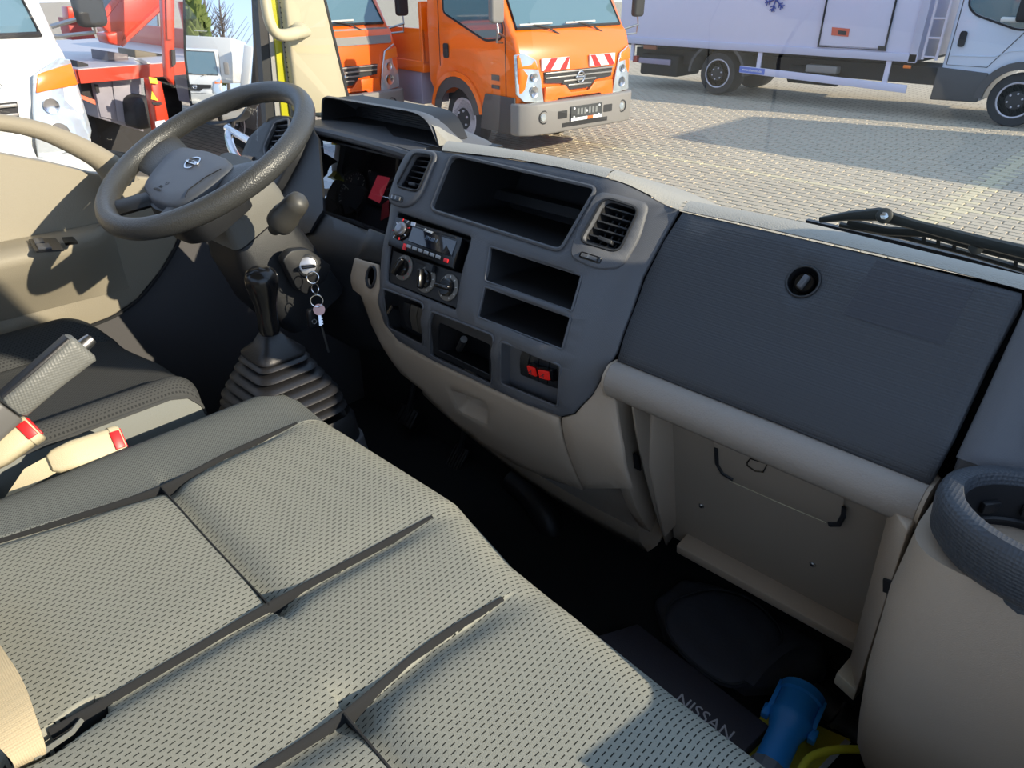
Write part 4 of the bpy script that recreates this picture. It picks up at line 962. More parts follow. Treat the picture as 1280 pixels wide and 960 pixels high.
obj('webbing', Loft([[a, b, b+V((0, 0, .0015)), a+V((0, 0, .0015))] for a, b in zip(ba, bb)]), webm, belt, smooth=60)
obj('webbing_fold', Loft([[a, a+V((-.012, -.006, -.018)), a+V((-.012, -.006, -.0165)), a+V((0, 0, .0012))] for a in ba]), webm, belt, smooth=60)
# ================================================================ GEAR LEVER
gx, gy = -1.05, .515
gl = thing('gear_lever', 'black gear lever with glossy knob and ribbed rubber boot', 'gear lever', (gx, gy, FLZ))
obj('knob', Lathe((gx, gy, 1.475), (0, 0.02, 1), [(.012, -.02), (.014, 0), (.0175, .012), (.0165, .03), (.018, .055), (.0235, .078), (.0265, .092), (.0265, .102), (.023, .112), (.013, .1185), (0, .120)], 32), mat('knob_gloss', (20, 20, 22), .22), gl, smooth=80)
def sq_(z, h, r=.5): return rpoly([V((gx-h, gy-h, z)), V((gx+h, gy-h, z)), V((gx+h, gy+h, z)), V((gx-h, gy+h, z))], h*r, 5)
obj('boot_collar', Loft([sq_(1.442, .044), sq_(1.447, .044), sq_(1.462, .026), sq_(1.478, .016)]), rubber, gl, smooth=60)
n = 7
for k in range(n):
    z = 1.436-k*.0165; h = .047+.0085*k if k < 5 else .081+.004*(k-4)
    obj('bellows_ring', Loft([sq_(z-.010, h-.012), sq_(z-.007, h-.001), sq_(z-.003, h+.002), sq_(z+.001, h-.001), sq_(z+.006, h-.016)]), rubber, gl, smooth=50)
obj('boot_base', Loft([sq_(1.312, .088), sq_(1.322, .094), sq_(1.312, .100), sq_(1.27, .104)]), black, gl, smooth=40)
obj('plinth', Loft([sq_(FLZ+.005, .125, .3), sq_(1.20, .112, .3), sq_(1.27, .106, .4)]), dark, gl, smooth=40)
# ================================================================ PEDALS AND FLOOR THINGS
def pedal(name, label, u, v, w, h):
    c = P(u, v, Y=1.0-.02); n_ = V((0, -.75, .66)); x, y, _ = frame(n_); M = Matrix((x, y, n_)).transposed()
    t = thing(name, label, 'pedal', c, 'foot pedals')
    obj('pad', Box(c, (w, h, .008), M), rubber, t, bevel=.003)
    for k in range(5): obj('pad_rib', Box(c+n_*.006+x*(w*(.2*k-.4)), (.004, h*.85, .004), M), rubber, t, smooth=0)
    obj('pedal_arm', Tube([c-n_*.004, c+V((0, .05, .12)), c+V((0, .10, .25))], .008, 8), black, t)
pedal('brake_pedal', 'ribbed rubber pedal nearer the gear lever, dim in the footwell', 508, 520, .07, .05)
pedal('accelerator_pedal', 'ribbed rubber pedal below the taupe dash panel, further right', 571, 575, .045, .075)
duct = obj('heater_duct', Tube(smoothpts([P(640, 600, Y=.98), P(668, 625, Y=.97), P(688, 660, Y=.96), P(690, 700, Y=.95)], 5), [.03]*6+[.032]*6+[.028]*4, 14), black, cat='duct', label='dark rounded heater duct hanging under the dashboard edge', smooth=70)
SEATZ = FLZ
def flatpoly(px, z): return [P(u, v, Z=z) for u, v in px]
def pillow(poly, z, h, edge=.03, grid=.012, wob=0):
    p2 = [V((p.x, p.y)) for p in poly]
    def f(a, b, hh):
        q = V((a, b)); d = min(segd(q, p2[i-1], p2[i]) for i in range(len(p2)))
        e = min(1, d/edge); zz = h*(.35+.65*math.sqrt(1-(1-e)**2)) if hh > -.004 else 0
        return V((a, b, z+zz+wob*math.sin(a*61+b*37)*math.sin(b*53-a*20)*e))
    return sheet(p2, [], f, .01, .001, grid)
clothm = mat('black_bag_cloth', (68, 70, 80), .8, bump=('noise', 120, .6), var=.2)
bag = thing('black_bag', 'limp black cloth bag with rounded flap on the footwell floor', 'bag', P(920, 800, Z=FLZ))
obj('bag_body', pillow(flatpoly(rpoly([V((q[0], q[1], 0)) for q in ((818, 760), (850, 735), (905, 745), (960, 780), (1035, 820), (1030, 850), (985, 868), (930, 860), (880, 835), (830, 800))], 14, 3) and [(818, 760), (850, 735), (905, 745), (960, 780), (1035, 820), (1030, 850), (985, 868), (930, 870), (880, 835), (830, 800)], FLZ+.002), FLZ+.002, .045, .05, .012, .006), clothm, bag, smooth=80)
flp = rpoly([P(u, v, Z=FLZ+.045) for u, v in ((835, 755), (890, 738), (940, 752), (985, 800), (935, 858), (905, 862), (860, 830), (828, 790))], .04, 5)
obj('bag_flap', pillow(flp, FLZ+.045, .012, .02, .012, .002), clothm, bag, smooth=80)
obj('flap_seam', Tube([p+V((0, 0, .010)) for p in [flp[0]]+flp[1:]], .0022, 6, True), mat('seam_charcoal', (52, 54, 60), .8), bag)
obj('bag_strap', Loft([[P(u, v, Z=FLZ+.055), P(u+12, v+8, Z=FLZ+.055), P(u+12, v+8, Z=FLZ+.058), P(u, v, Z=FLZ+.058)] for u, v in ((930, 850), (945, 830), (965, 812), (985, 800))]), clothm, bag)
fold = thing('document_wallet', 'black document wallet with white maker lettering beside the bench front', 'wallet', P(850, 860, Z=FLZ))
wq = flatpoly(((748, 795), (797, 780), (962, 908), (925, 945)), FLZ+.05)
wm = mat('wallet_black', (66, 64, 72), .55, bump=('grain', 600, .3))
obj('wallet_body', Prism([V((p.x, p.y, FLZ+.004)) for p in wq], (0, 0, .040)), wm, fold, bevel=.006)
obj('wallet_cover', Prism([p+V((0, 0, -.005)) for p in wq], (0, 0, .006)), wm, fold, bevel=.002)
xd_ = wq[3]-wq[0]; yd_ = wq[1]-wq[0]
text('lettering', 'NISSAN', .030, P(880, 896, Z=FLZ+.0512), P(900, 911, Z=FLZ+.051)-P(858, 880, Z=FLZ+.051), P(890, 885, Z=FLZ+.051)-P(878, 896, Z=FLZ+.051), mat('wallet_print', (200, 200, 205), .5), fold)
ysheet = obj('yellow_folder', Prism(flatpoly(((925, 935), (960, 885), (1062, 930), (1010, 985), (930, 990)), FLZ+.012), (0, 0, .012)), mat('yellow_folder_plastic', (226, 216, 80), .5), cat='folder', label='yellow plastic folder on the floor under the blue connector', bevel=.002)
obj('white_paper', Prism(flatpoly(((1056, 924), (1064, 928), (1020, 975), (1010, 975)), FLZ+.026), (0, 0, .001)), mat('paper_white', (215, 218, 222), .7), cat='paper', label='thin white sheet edge on the yellow folder', smooth=0)
blue = mat('blue_connector_plastic', (48, 150, 235), .38); cone = P(1003, 868, Z=FLZ+.075); c0 = P(962, 958, Z=FLZ+.05); cd = (cone-c0).normalized()
con = thing('blue_connector', 'bright blue industrial power connector with grey collar', 'connector', c0)
L = (cone-c0).length
obj('shell', Lathe(c0, cd, [(.024, 0), (.024, L*.42), (.026, L*.46), (.031, L*.56), (.034, L*.60), (.034, L*.64), (.031, L*.65), (.031, L*.9), (.035, L*.92), (.035, L*.99), (.030, L)], 32), blue, con, smooth=40)
obj('collar', Lathe(c0-cd*.03, cd, [(.028, 0), (.028, .03), (.024, .032)], 10), mat('collar_grey', (120, 128, 138), .5), con, smooth=0)
x, y, _ = frame(cd)
for s in (-1, 1):
    obj('latch', Loft([[c0+cd*(L*q)+x*(s*.030)+x*(s*a)+y*b for a, b in ((0, -.009), (.012, -.008), (.012, .008), (0, .009))] for q in (.50, .66)]), blue, con, bevel=.003)
    obj('lid_rib', Loft([[c0+cd*(L*q)+x*(s*a)+y*b for a, b in ((.030, .006), (.037, .006), (.037, .012), (.030, .012))] for q in (.62, 1.0)]), blue, con, bevel=.001)
obj('lid', Lathe(cone, cd, [(.034, -.002), (.035, .003), (.030, .007), (0, .009)], 32), blue, con, smooth=40)
plug = thing('black_plug', 'black tapered rubber mains plug behind the blue connector', 'plug', P(1060, 900, Z=FLZ))
q0, q1 = P(1026, 876, Z=FLZ+.05), P(1110, 944, Z=FLZ+.02); qd = (q1-q0).normalized(); L = (q1-q0).length
obj('plug_body', Lathe(q0, qd, [(.019, -.02), (.020, 0), (.020, L*.22), (.024, L*.24), (.024, L*.30), (.0205, L*.33), (.018, L*.6), (.010, L*.9), (.008, L), (0, L)], 24), mat('plug_black', (56, 56, 60), .45), plug, smooth=50)
for k in range(4): obj('strain_rib', Lathe(q0+qd*(L*(.80+.05*k)), qd, [(.0125-.0012*k, 0), (.0125-.0012*k, .003)], 16), rubber, plug)
cab = smoothpts([P(1112, 944, Z=FLZ+.02), P(1135, 965, Z=FLZ+.015), P(1140, 1010, Z=FLZ+.012)], 6)
cab2 = smoothpts([P(1150, 985, Z=FLZ+.03), P(1118, 950, Z=FLZ+.045), P(1080, 938, Z=FLZ+.06), P(1040, 938, Z=FLZ+.065), P(1010, 950, Z=FLZ+.06), P(992, 985, Z=FLZ+.05)], 8)
yc = mat('yellow_cable', (225, 220, 70), .4)
cb_ = thing('power_cable', 'bright yellow power cable looping beside the blue connector', 'cable', P(1060, 940, Z=FLZ))
obj('cable_loop', Tube(cab2, .0062, 12), yc, cb_, smooth=80); obj('cable_end', Tube(cab, .0062, 12), yc, cb_, smooth=80)
# ================================================================ WIPER
wt = thing('windscreen_wiper', 'black windscreen wiper resting outside the glass in front of the passenger', 'wiper', P(1150, 310, Y=1.26))
wm_ = mat('wiper_black', (48, 50, 46), .45)
def WPp(u, v, y=1.27): return P(u, v, Y=y)
obj('blade_rubber', Loft([[WPp(u, v), WPp(u, v+dv), WPp(u, v+dv)+V((0, .012, 0)), WPp(u, v)+V((0, .012, 0))] for u, v, dv in ((1007, 275, 5), (1100, 296, 7), (1200, 320, 9), (1300, 348, 10))]), rubber, wt, smooth=0)
obj('blade_frame', Tube([WPp(1060, 279, 1.25), WPp(1110, 289, 1.24), WPp(1160, 291, 1.24), WPp(1220, 308, 1.24), WPp(1320, 333, 1.24)], .0075, 8, flat=.5), wm_, wt)
obj('lower_yoke', Tube([WPp(1050, 281, 1.25), WPp(1130, 296, 1.25), WPp(1205, 315, 1.25), WPp(1300, 343, 1.25)], .005, 6), wm_, wt)
for u, v in ((1137, 290), (1155, 294), (1173, 299), (1193, 305), (1270, 324)): obj('yoke_post', Loft([[WPp(u-2.5, v, 1.242), WPp(u+2.5, v+1, 1.242), WPp(u+2.5, v+1, 1.255), WPp(u-2.5, v, 1.255)], [WPp(u-3, v+8, 1.242), WPp(u+2, v+9, 1.242), WPp(u+2, v+9, 1.255), WPp(u-3, v+8, 1.255)]]), wm_, wt, smooth=0)
obj('wiper_arm', Tube([WPp(1025, 275, 1.24), WPp(1060, 270, 1.23), WPp(1098, 268, 1.22), WPp(1140, 280, 1.22), WPp(1200, 296, 1.22), WPp(1320, 325, 1.20)], [.005, .008, .011, .008, .009, .010], 8, flat=.6), wm_, wt)
obj('arm_joint', Lathe(WPp(1105, 270, 1.215), (.3, -.9, .3), [(.010, -.012), (.012, 0), (.012, .012), (.009, .014), (0, .014)], 16), wm_, wt)
obj('joint_nut', Lathe(WPp(1105, 270, 1.205), (.3, -.9, .3), [(.006, 0), (.006, .004), (0, .005)], 6), chrome, wt)
obj('blade_pivot', Lathe(WPp(1220, 310, 1.22), (.3, -.9, .3), [(.009, -.01), (.010, .004), (0, .006)], 12), wm_, wt)
# ================================================================ YARD
pavm = mat('beige_paver_concrete', (176, 163, 142), .85, bump=('noise', 60, .4), var=.12)
pavy = mat('pale_yellow_paver', (196, 182, 150), .85, bump=('noise', 60, .4), var=.08)
base = mat('paver_joint_sand', (140, 130, 112), .95, bump=('noise', 30, .5), var=.15)
n = base.node_tree; b_ = n.nodes['Principled BSDF']; tc = n.nodes.new('ShaderNodeTexCoord'); br = n.nodes.new('ShaderNodeTexBrick')
br.inputs['Scale'].default_value = 1; br.inputs['Brick Width'].default_value = .22; br.inputs['Row Height'].default_value = .11; br.inputs['Mortar Size'].default_value = .008
br.inputs['Color1'].default_value = srgb((168, 156, 136))+(1,); br.inputs['Color2'].default_value = srgb((182, 168, 146))+(1,); br.inputs['Mortar'].default_value = srgb((105, 98, 86))+(1,)
n.links.new(tc.outputs['Object'], br.inputs['Vector']); n.links.new(br.outputs[0], b_.inputs['Base Color'])
gr = struct('ground', Box((-20, -10, -.06), (120, 140, .10)), base, smooth=0)
cand = []
def visible(x, y):
    q = V((x, y, 0))-V((0, 0, CAMZ)); k = q.dot(Fw)
    if k < .1: return None
    u, v = 640+FPX*q.dot(Rt)/k, 480-FPX*q.dot(Up)/k
    return (u, v, k) if 380 < u < 1300 and v < 350 else None
PWX, PWY = .22, .11
for j in range(int(4/PWY), int(13.4/PWY)):
    for i in range(int(-11/PWX), int(1/PWX)):
        x = (i+.5*(j % 2))*PWX; y = j*PWY; q = visible(x, y)
        if q and (q[1] > 120 or q[0] > 780): cand.append((q[2], x, y))
cand.sort()
def paver(bm, x, y, dz):
    w, l, c = PWX/2-.005, PWY/2-.005, .006
    t = [(-w+c, -l+c), (w-c, -l+c), (w-c, l-c), (-w+c, l-c)]; o = [(-w, -l), (w, -l), (w, l), (-w, l)]
    T = [bm.verts.new((x+a, y+b, .008+dz)) for a, b in t]; O = [bm.verts.new((x+a, y+b, -.006)) for a, b in o]
    bm.faces.new(T)
    for k in range(4): bm.faces.new((O[k], O[(k+1) % 4], T[(k+1) % 4], T[k]))
def isy(x, y): return abs(y-8.14) < .06 or abs(x+1.75) < .11 and y > 7.2
pb = nb(); paver(pb, 0, 0, 0); p0 = None
for k, (d, x, y) in enumerate(cand[:300]):
    m_ = pavy if isy(x, y) else pavm
    if k == 0:
        p0 = obj('paver', pb, m_, gr, smooth=0); z_ = p0.location.z
        pme = {pavm.name: p0.data.copy(), pavy.name: p0.data.copy()}
        for kk in pme: pme[kk].materials.clear(); pme[kk].materials.append(MATS[kk])
        p = p0
    else: p = p0.copy(); COL.objects.link(p)
    p.data = pme[m_.name]; p.location = (x, y, z_+random.uniform(-.0015, .0015))
for nm, yy in (('paver_field', False), ('yellow_paver_line', True)):
    bm = nb()
    for d, x, y in cand[300:]:
        if isy(x, y) == yy: paver(bm, x, y, random.uniform(-.002, .002))
    obj(nm, bm, pavy if yy else pavm, gr, kind='stuff', smooth=0)
# ================================================================ TRUCKS
tyre = mat('tyre_rubber', (38, 38, 40), .8, bump=('noise', 80, .4)); rimm = mat('wheel_rim_grey', (196, 192, 200), .45, .1)
tglass = mat('truck_window_glass', (84, 112, 122), .06, coat=1); lampm = mat('lamp_clear', (205, 212, 215), .12, .6, bump=('grain', 30, 1.0)); lampo = mat('indicator_orange', (235, 120, 30), .2)
gbump = mat('bumper_grey_plastic', (126, 122, 118), .55); chas = mat('chassis_black', (34, 34, 36), .7); arm_d = mat('arch_grey_plastic', (74, 72, 72), .6)
hw, hr_ = mat('hazard_white', (235, 235, 235), .5), mat('hazard_red', (205, 30, 30), .5)
def wheel(par, c, r, w, side=-1, name='wheel'):
    n_ = V((0, side, 0)); o = obj(name, Lathe(V(c)-n_*w, n_, [(r*.6, 0), (r*.94, .01), (r, .05), (r, w-.04), (r*.95, w-.005), (r*.66, w)], 32), tyre, par, smooth=50)
    obj('rim', Lathe(V(c)-n_*w, n_, [(r*.68, w), (r*.65, w+.010), (r*.60, w-.003), (r*.52, w-.014), (r*.42, w-.008), (r*.34, w), (0, w)], 32), rimm, o, smooth=40)
    obj('hub', Lathe(V(c)-n_*w, n_, [(r*.36, w-.01), (r*.34, w+.014), (r*.18, w+.022), (0, w+.022)], 24), chas, o, smooth=40)
    for k in range(6):
        a = k*math.pi/3+.3; obj('wheel_bolt', Lathe(V(c)+V((r*.26*math.cos(a), 0, r*.26*math.sin(a)))+n_*.016, n_, [(r*.04, 0), (r*.04, .018), (0, .02)], 6), rimm, o, smooth=0)
    for k in range(8):
        a = k*math.pi/4; obj('rim_hole', Lathe(V(c)+V((r*.47*math.cos(a), 0, r*.47*math.sin(a)))-n_*.020, n_, [(r*.05, 0), (r*.05, .012), (0, .012)], 10), chas, o, smooth=0)
    return o
def light_truck(label, xf, y0, paint, w=1.92, hazard=False, band=False, fogs=True, plate=None, rearbody=None, letters=None, zoff=0, mz=0, bump_m=None, wlow=0):
    t = thing('light_truck', label, 'truck', (xf-.8, y0+w/2, 0), 'cab-over trucks parked in a row facing right')
    T = lambda x, y, z: V((xf+x, y0+y, z+zoff)); T0 = lambda x, y, z: V((xf+x, y0+y, z)); wr = .38+zoff*.35
    cx_, cz_, ra = -1.22, .40, .50
    arch = [(cx_+ra*math.cos(a), cz_+ra*math.sin(a)) for a in [math.pi*(k/14) for k in range(2, 13)]]
    pf_ = [(-.02, .74), (0, 1.0), (-.035, 1.22-wlow*.6), (-.10, 1.40-wlow), (-.16, 1.45-wlow), (-.66, 2.22), (-.80, 2.27), (-1.62, 2.27), (-1.78, 2.2), (-1.84, 1.6), (-1.84, .80), (-1.78, .72)] + arch[::-1] + [(-.70, .52), (-.10, .52)]
    obj('cab_body', Prism([T(x, 0, z) for x, z in pf_], (0, w, 0)), paint, t, bevel=.05, seg=3, smooth=50)
    # windscreen
    def wsP(y, k, o=.012): return T(-.16-.50*k+o*.84, y, 1.45-wlow+(.77+wlow)*k+o*.54)
    obj('windscreen', Prism(rpoly([wsP(.09, .03), wsP(w-.09, .03), wsP(w-.15, .93), wsP(.15, .93)], .06, 4), (-.01, 0, -.006)), tglass, t, smooth=0)
    obj('windscreen_surround', Tube([wsP(.09, .03), wsP(w-.09, .03), wsP(w-.15, .93), wsP(.15, .93)], .018, 6, True), chas, t)
    if band: obj('cowl_band', Prism(rpoly([T(-.045, .07, 1.25), T(-.045, w-.07, 1.25), T(-.135, w-.06, 1.43), T(-.135, .06, 1.43)], .03, 3), (.012, 0, 0)), mat('cowl_grey', (125, 122, 118), .5), t)
    # dash tops seen through the screen
    for s in (.32, .70):
        wp = obj('wiper', Tube([T(-.115, w*s+.12, 1.40-wlow), T(-.13, w*s-.05, 1.48-wlow), T(-.15, w*s-.36, 1.53-wlow)], .010, 6), chas, t); obj('wiper_blade', Tube([T(-.14, w*s-.50, 1.52-wlow), T(-.155, w*s+.02, 1.525-wlow)], .012, 6), mat('blade_light', (190, 190, 186), .4), wp)
    # lamps
    for s in (0, 1):
        Y_ = (lambda y: y) if s == 0 else (lambda y: w-y)
        lamp = [T(.012, Y_(.36), .68), T(.012, Y_(.05), .72), T(-.06, Y_(-.012), .80), T(-.10, Y_(-.014), 1.22), T(-.02, Y_(.07), 1.24), T(-.005, Y_(.24), 1.16), T(.012, Y_(.31), .95)]
        o = obj('headlamp', Prism(lamp, (.022, 0, 0)), lampm, t, bevel=.008)
        for z, r in ((.82, .062), (.98, .045)): obj('reflector', Lathe(T(.03, Y_(.20), z), (1, 0, 0), [(r, 0), (r, .01), (r*.7, .004), (0, .002)], 20), chrome, o)
        obj('indicator', Prism([T(.02, Y_(.26), 1.06), T(-.04, Y_(.0), 1.08), T(-.06, Y_(.0), 1.20), T(-.005, Y_(.22), 1.16)], (.02, 0, 0)), lampo, t, bevel=.005)
    # grille
    gy0, gy1 = .37, w-.37
    gb_ = obj('grille', Prism([T(.004, gy0, 1.02), T(.004, gy1, 1.02), T(.008, gy1-.02, .90), T(.008, gy1-.30, .88), T(.010, gy1-.42, .80), T(.010, gy0+.42, .80), T(.008, gy0+.30, .88), T(.008, gy0+.02, .90)], (.012, 0, 0)), chas, t, smooth=0)
    for k, (a, b) in enumerate(((0, 0), (.01, .01), (.30, .30), (.38, .38))):
        z = 1.005-.052*k; obj('grille_bar', Box(T(.028, w/2, z), (.018, gy1-gy0-2*a-.02, .018)), mat('grille_silver', (170, 166, 160), .35, .6), gb_, bevel=.004)
    bp_ = T(.040, w/2, .93); obj('badge', Tube(ring(bp_, (1, 0, 0), .062, 24), .010, 6, True), chrome, t); obj('badge_bar', Box(bp_, (.012, .17, .024)), chrome, t, bevel=.003)
    obj('lower_lip', Prism([T(.012, .38, .86), T(.012, .70, .86), T(.014, .80, .77), T(.014, w-.80, .77), T(.012, w-.70, .86), T(.012, w-.38, .86), T(.012, w-.36, .66), T(.012, w-.52, .66), T(.012, w-.60, .72), T(.012, .60, .72), T(.012, .52, .66), T(.012, .36, .66)], (.03, 0, 0)), paint, t, bevel=.006)
    # bumper
    bo = [(-.14, -.02), (-.10, -.05), (.02, -.03), (.12, .10), (.15, .45), (.15, w-.45), (.12, w-.10), (.02, w+.03), (-.10, w+.05), (-.14, w+.02)]
    bi = [(-.14, w-.06), (.0, w-.10), (.0, .10), (-.14, .06)]
    bmp = obj('bumper', Prism([T(x, y, .34) for x, y in bo+bi], (0, 0, .36)), bump_m or gbump, t, bevel=.03, seg=3)
    for s in (0, 1):
        y = .27 if s == 0 else w-.27; y2 = .56 if s == 0 else w-.56
        if fogs:
            obj('fog_lamp_cup', Lathe(T(.125, y, .54), (1, 0, 0), [(.075, 0), (.078, .012), (.066, .014), (.060, .005), (0, .004)], 20), chas, bmp); obj('fog_lamp', Lathe(T(.133, y-.01, .54), (1, 0, 0), [(.045, 0), (.040, .010), (0, .014)], 20), lampm, bmp)
        obj('bumper_slot', Prism(rpoly([T(.148, y2-.08, .50), T(.148, y2+.08, .50), T(.148, y2+.08, .59), T(.148, y2-.08, .59)], .01, 2), (.004, 0, 0)), chas, bmp, smooth=0)
    if plate:
        obj('plate_recess', Box(T(.148, w/2, .42), (.01, .80, .05)), chas, bmp, smooth=0)
        o = obj('number_plate', Box(T(.165, w/2, .55), (.012, .54, .15)), mat('plate_dark', (60, 62, 62), .4), bmp, smooth=0)
        for y, z in ((-.22, .60), (.22, .60), (-.22, .50), (0, .555), (.22, .49)): obj('plate_screw', Lathe(T(.172, w/2+y, z), (1, 0, 0), [(.016, 0), (.012, .006), (0, .007)], 10), hw, o)
        for y in (-.15, -.09, -.03, .05, .11, .17): obj('plate_character', Box(T(.172, w/2+y, .56), (.004, .035, .07)), mat('plate_character_grey', (120, 122, 120), .5), o, smooth=0)
        obj('plate_strip', Box(T(.172, w/2, .475), (.008, .54, .035)), hw, o, smooth=0); obj('plate_strip', Box(T(.176, w/2+.06, .475), (.006, .10, .035)), mat('strip_orange', (225, 100, 30), .5), o, smooth=0)
    if hazard:
        for s in (0, 1):
            ya = .34 if s == 0 else w-.34-.44; o = obj('warning_board', Box(T(.004, ya+.22, 1.10), (.03, .44, .13)), hw, t, smooth=0)
            for k in range(2):
                yb = ya+.02+k*.26; sh = .11 if s == 0 else -.11; yb += 0 if s == 0 else .06
                y4 = [max(ya, min(ya+.44, q)) for q in (yb, yb+.11, yb+.11+sh, yb+sh)]
                obj('red_stripe', Prism([T(.020, y4[0], 1.036), T(.020, y4[1], 1.036), T(.020, y4[2], 1.164), T(.020, y4[3], 1.164)], (.002, 0, 0)), hr_, o, smooth=0)
    # near side: window, door seam, handle, arch trim, step
    S = lambda x, z, o=-.004: T(x, o, z)
    obj('side_window', Prism(rpoly([S(-.32, 1.38), S(-.30, 1.50), S(-.62, 2.06), S(-1.40, 2.08), S(-1.42, 1.62), S(-.62, 1.36)], .05, 4), (0, -.008, 0)), tglass, t, smooth=0)
    obj('window_rubber', Tube(rpoly([S(-.32, 1.37), S(-.29, 1.50), S(-.61, 2.08), S(-1.42, 2.10), S(-1.44, 1.61), S(-.62, 1.34)], .06, 4), .012, 6, True), chas, t)
    obj('door_seam', Tube([S(-.24, .75, 0), S(-.26, 1.5, 0), S(-.56, 2.16, 0)], .006, 5), chas, t); obj('door_seam', Tube([S(-1.56, 2.1, 0), S(-1.56, 1.0, 0)], .006, 5), chas, t)
    hd_ = obj('door_handle', Prism(rpoly([S(-1.46, 1.10), S(-1.36, 1.10), S(-1.36, 1.27), S(-1.46, 1.27)], .03, 4), (0, -.02, 0)), chas, t, bevel=.006)
    for (r0, r1, m_, nm) in ((.50, .56, paint, 'arch_flare'), (.37, .50, arm_d, 'wheel_arch')):
        aa = [math.pi*k/16 for k in range(1, 16)]
        obj(nm, Prism([S(cx_+r1*math.cos(a), cz_+r1*math.sin(a)) for a in aa]+[S(cx_+r0*math.cos(a), cz_+r0*math.sin(a)) for a in aa[::-1]], (0, -.022 if m_ is paint else -.014, 0)), m_, t, smooth=40)
    obj('side_step', Prism([S(-.72, .34), S(-.14, .34), S(-.06, .50), S(-.06, .76), S(-.62, .76), S(-.68, .60)], (0, -.02, 0)), arm_d, t, bevel=.01)
    obj('side_badge', Prism([S(-.50, .92), S(-.36, .92), S(-.36, .98), S(-.50, .98)], (0, -.008, 0)), arm_d, t, smooth=0); obj('side_badge', Prism([S(-.50, .83), S(-.36, .83), S(-.36, .87), S(-.50, .87)], (0, -.008, 0)), arm_d, t, smooth=0)
    for s in (0, 1):
        yy = -.22 if s == 0 else w+.22; g = -.10 if s == 0 else w+.10
        mi = obj('mirror_head', Prism(rpoly([T(-.10, yy-.09, 1.55+mz), T(-.10, yy+.09, 1.55+mz), T(-.10, yy+.09, 1.98+mz), T(-.10, yy-.09, 1.98+mz)], .05, 4), (-.09, 0, 0)), gbump if s == 0 else chas, t, bevel=.03, seg=3)
        obj('mirror_bracket', Tube([T(-.22, g*.4 if s == 0 else w, 1.40), T(-.12, yy, 1.46), T(-.14, yy, 1.58)], .014, 8), steel, mi); obj('mirror_bracket', Tube([T(-.26, g*.4 if s == 0 else w, 1.34), T(-.14, yy, 1.36), T(-.13, yy, 1.46)], .012, 8), steel, mi)
    wheel(t, T0(cx_, .10, wr), wr, .20, -1); wheel(t, T0(cx_, w-.1, wr), wr, .20, 1)
    obj('chassis_frame', Box(T(-2.6, w/2, .60), (4.6, .9, .22)), chas, t, smooth=0)
    wheel(t, T0(-3.7, .12, wr), wr, .25, -1)
    if rearbody:
        obj('load_bed', Box(T(-3.5, w/2, .95), (3.1, w, .14)), rearbody, t, bevel=.01)
        obj('bed_wall', Box(T(-3.5, .03, 1.2), (3.1, .05, .42)), rearbody, t, bevel=.01); obj('bed_wall', Box(T(-1.98, w/2, 1.35), (.06, w, .75)), rearbody, t, bevel=.01)
        obj('tool_box', Box(T(-2.35, .25, .68), (.6, .45, .42)), mat('box_lilac_grey', (150, 140, 158), .5), t, bevel=.01)
    if letters: text('lettering', letters, .08, T(.004, 1.34, 1.13), (0, 1, 0), (0, 0, 1), mat('letter_grey', (120, 122, 124), .4), t, .004)
    return t
orange = mat('orange_truck_paint', (244, 112, 14), .28, coat=.6); whitep = mat('white_truck_paint', (206, 206, 202), .3, coat=.5); org2 = mat('red_orange_paint', (190, 50, 16), .35, coat=.4)
t1 = light_truck('orange truck with red and white warning boards on its front, grey bumper and number plate', -6.1, 6.55, orange, hazard=True, plate=True, rearbody=orange)
t2 = light_truck('orange truck half hidden behind the cream pillar, grey band under its windscreen', -8.25, 4.60, org2 if False else mat('deep_orange_paint', (240, 96, 20), .3, coat=.5), band=True, rearbody=org2)
t3 = light_truck('white truck seen at far left beyond the curved grab bar', -5.3, -.27, whitep, letters='CABSTAR', rearbody=chas, zoff=.33, mz=-.16, wlow=.12, bump_m=mat('bumper_white', (180, 180, 175), .45))
def turn(root, deg, pivot):
    a = math.radians(deg); d = V(root.location)-V(pivot); c, s_ = math.cos(a), math.sin(a)
    root.location = V(pivot)+V((c*d.x-s_*d.y, s_*d.x+c*d.y, d.z)); root.rotation_euler = (0, 0, a)
turn(t1, -6, (-6.1, 6.5, 0))
# ---- lift truck between them
lt = thing('lift_truck', 'red-orange lift truck with grey deck, lockers, boom and outrigger leg', 'truck', (-9.5, 3.6, 0))
def slab(name, px, X, th, m, par=lt, **k): return obj(name, Prism([P(u, v, X=X) for u, v in px], (-th, 0, 0)), m, par, **k)
lgrey = mat('locker_grey_paint', (140, 138, 148), .5, var=.15); deckm = mat('deck_aluminium', (178, 174, 176), .4, .3)
def LZ(u, v, z): return P(u, v, Z=z)
dk = P(150, 84, X=-8.9)
obj('deck', Box((-11.0, 3.72, 1.12), (4.4, 1.9, .10)), deckm, lt, smooth=0); obj('deck_rim', Box((-8.79, 3.72, 1.10), (.05, 1.94, .13)), org2, lt, smooth=0); obj('deck_rim', Box((-11.0, 2.76, 1.10), (4.4, .05, .13)), org2, lt, smooth=0)
slab('locker', [(112, 84), (176, 94), (180, 165), (124, 148)], -8.95, .7, lgrey, bevel=.01)
slab('locker_door', [(113, 86), (136, 90), (144, 150), (126, 146)], -8.93, .02, lgrey, bevel=.004); slab('locker_door', [(139, 91), (172, 95), (176, 160), (147, 151)], -8.93, .02, lgrey, bevel=.004)
slab('locker_lock', [(118, 105), (123, 106), (125, 116), (121, 116)], -8.90, .01, chas, smooth=0)
slab('dark_cab_side', [(96, 76), (110, 80), (122, 127), (102, 118)], -9.0, .5, chas, smooth=0)
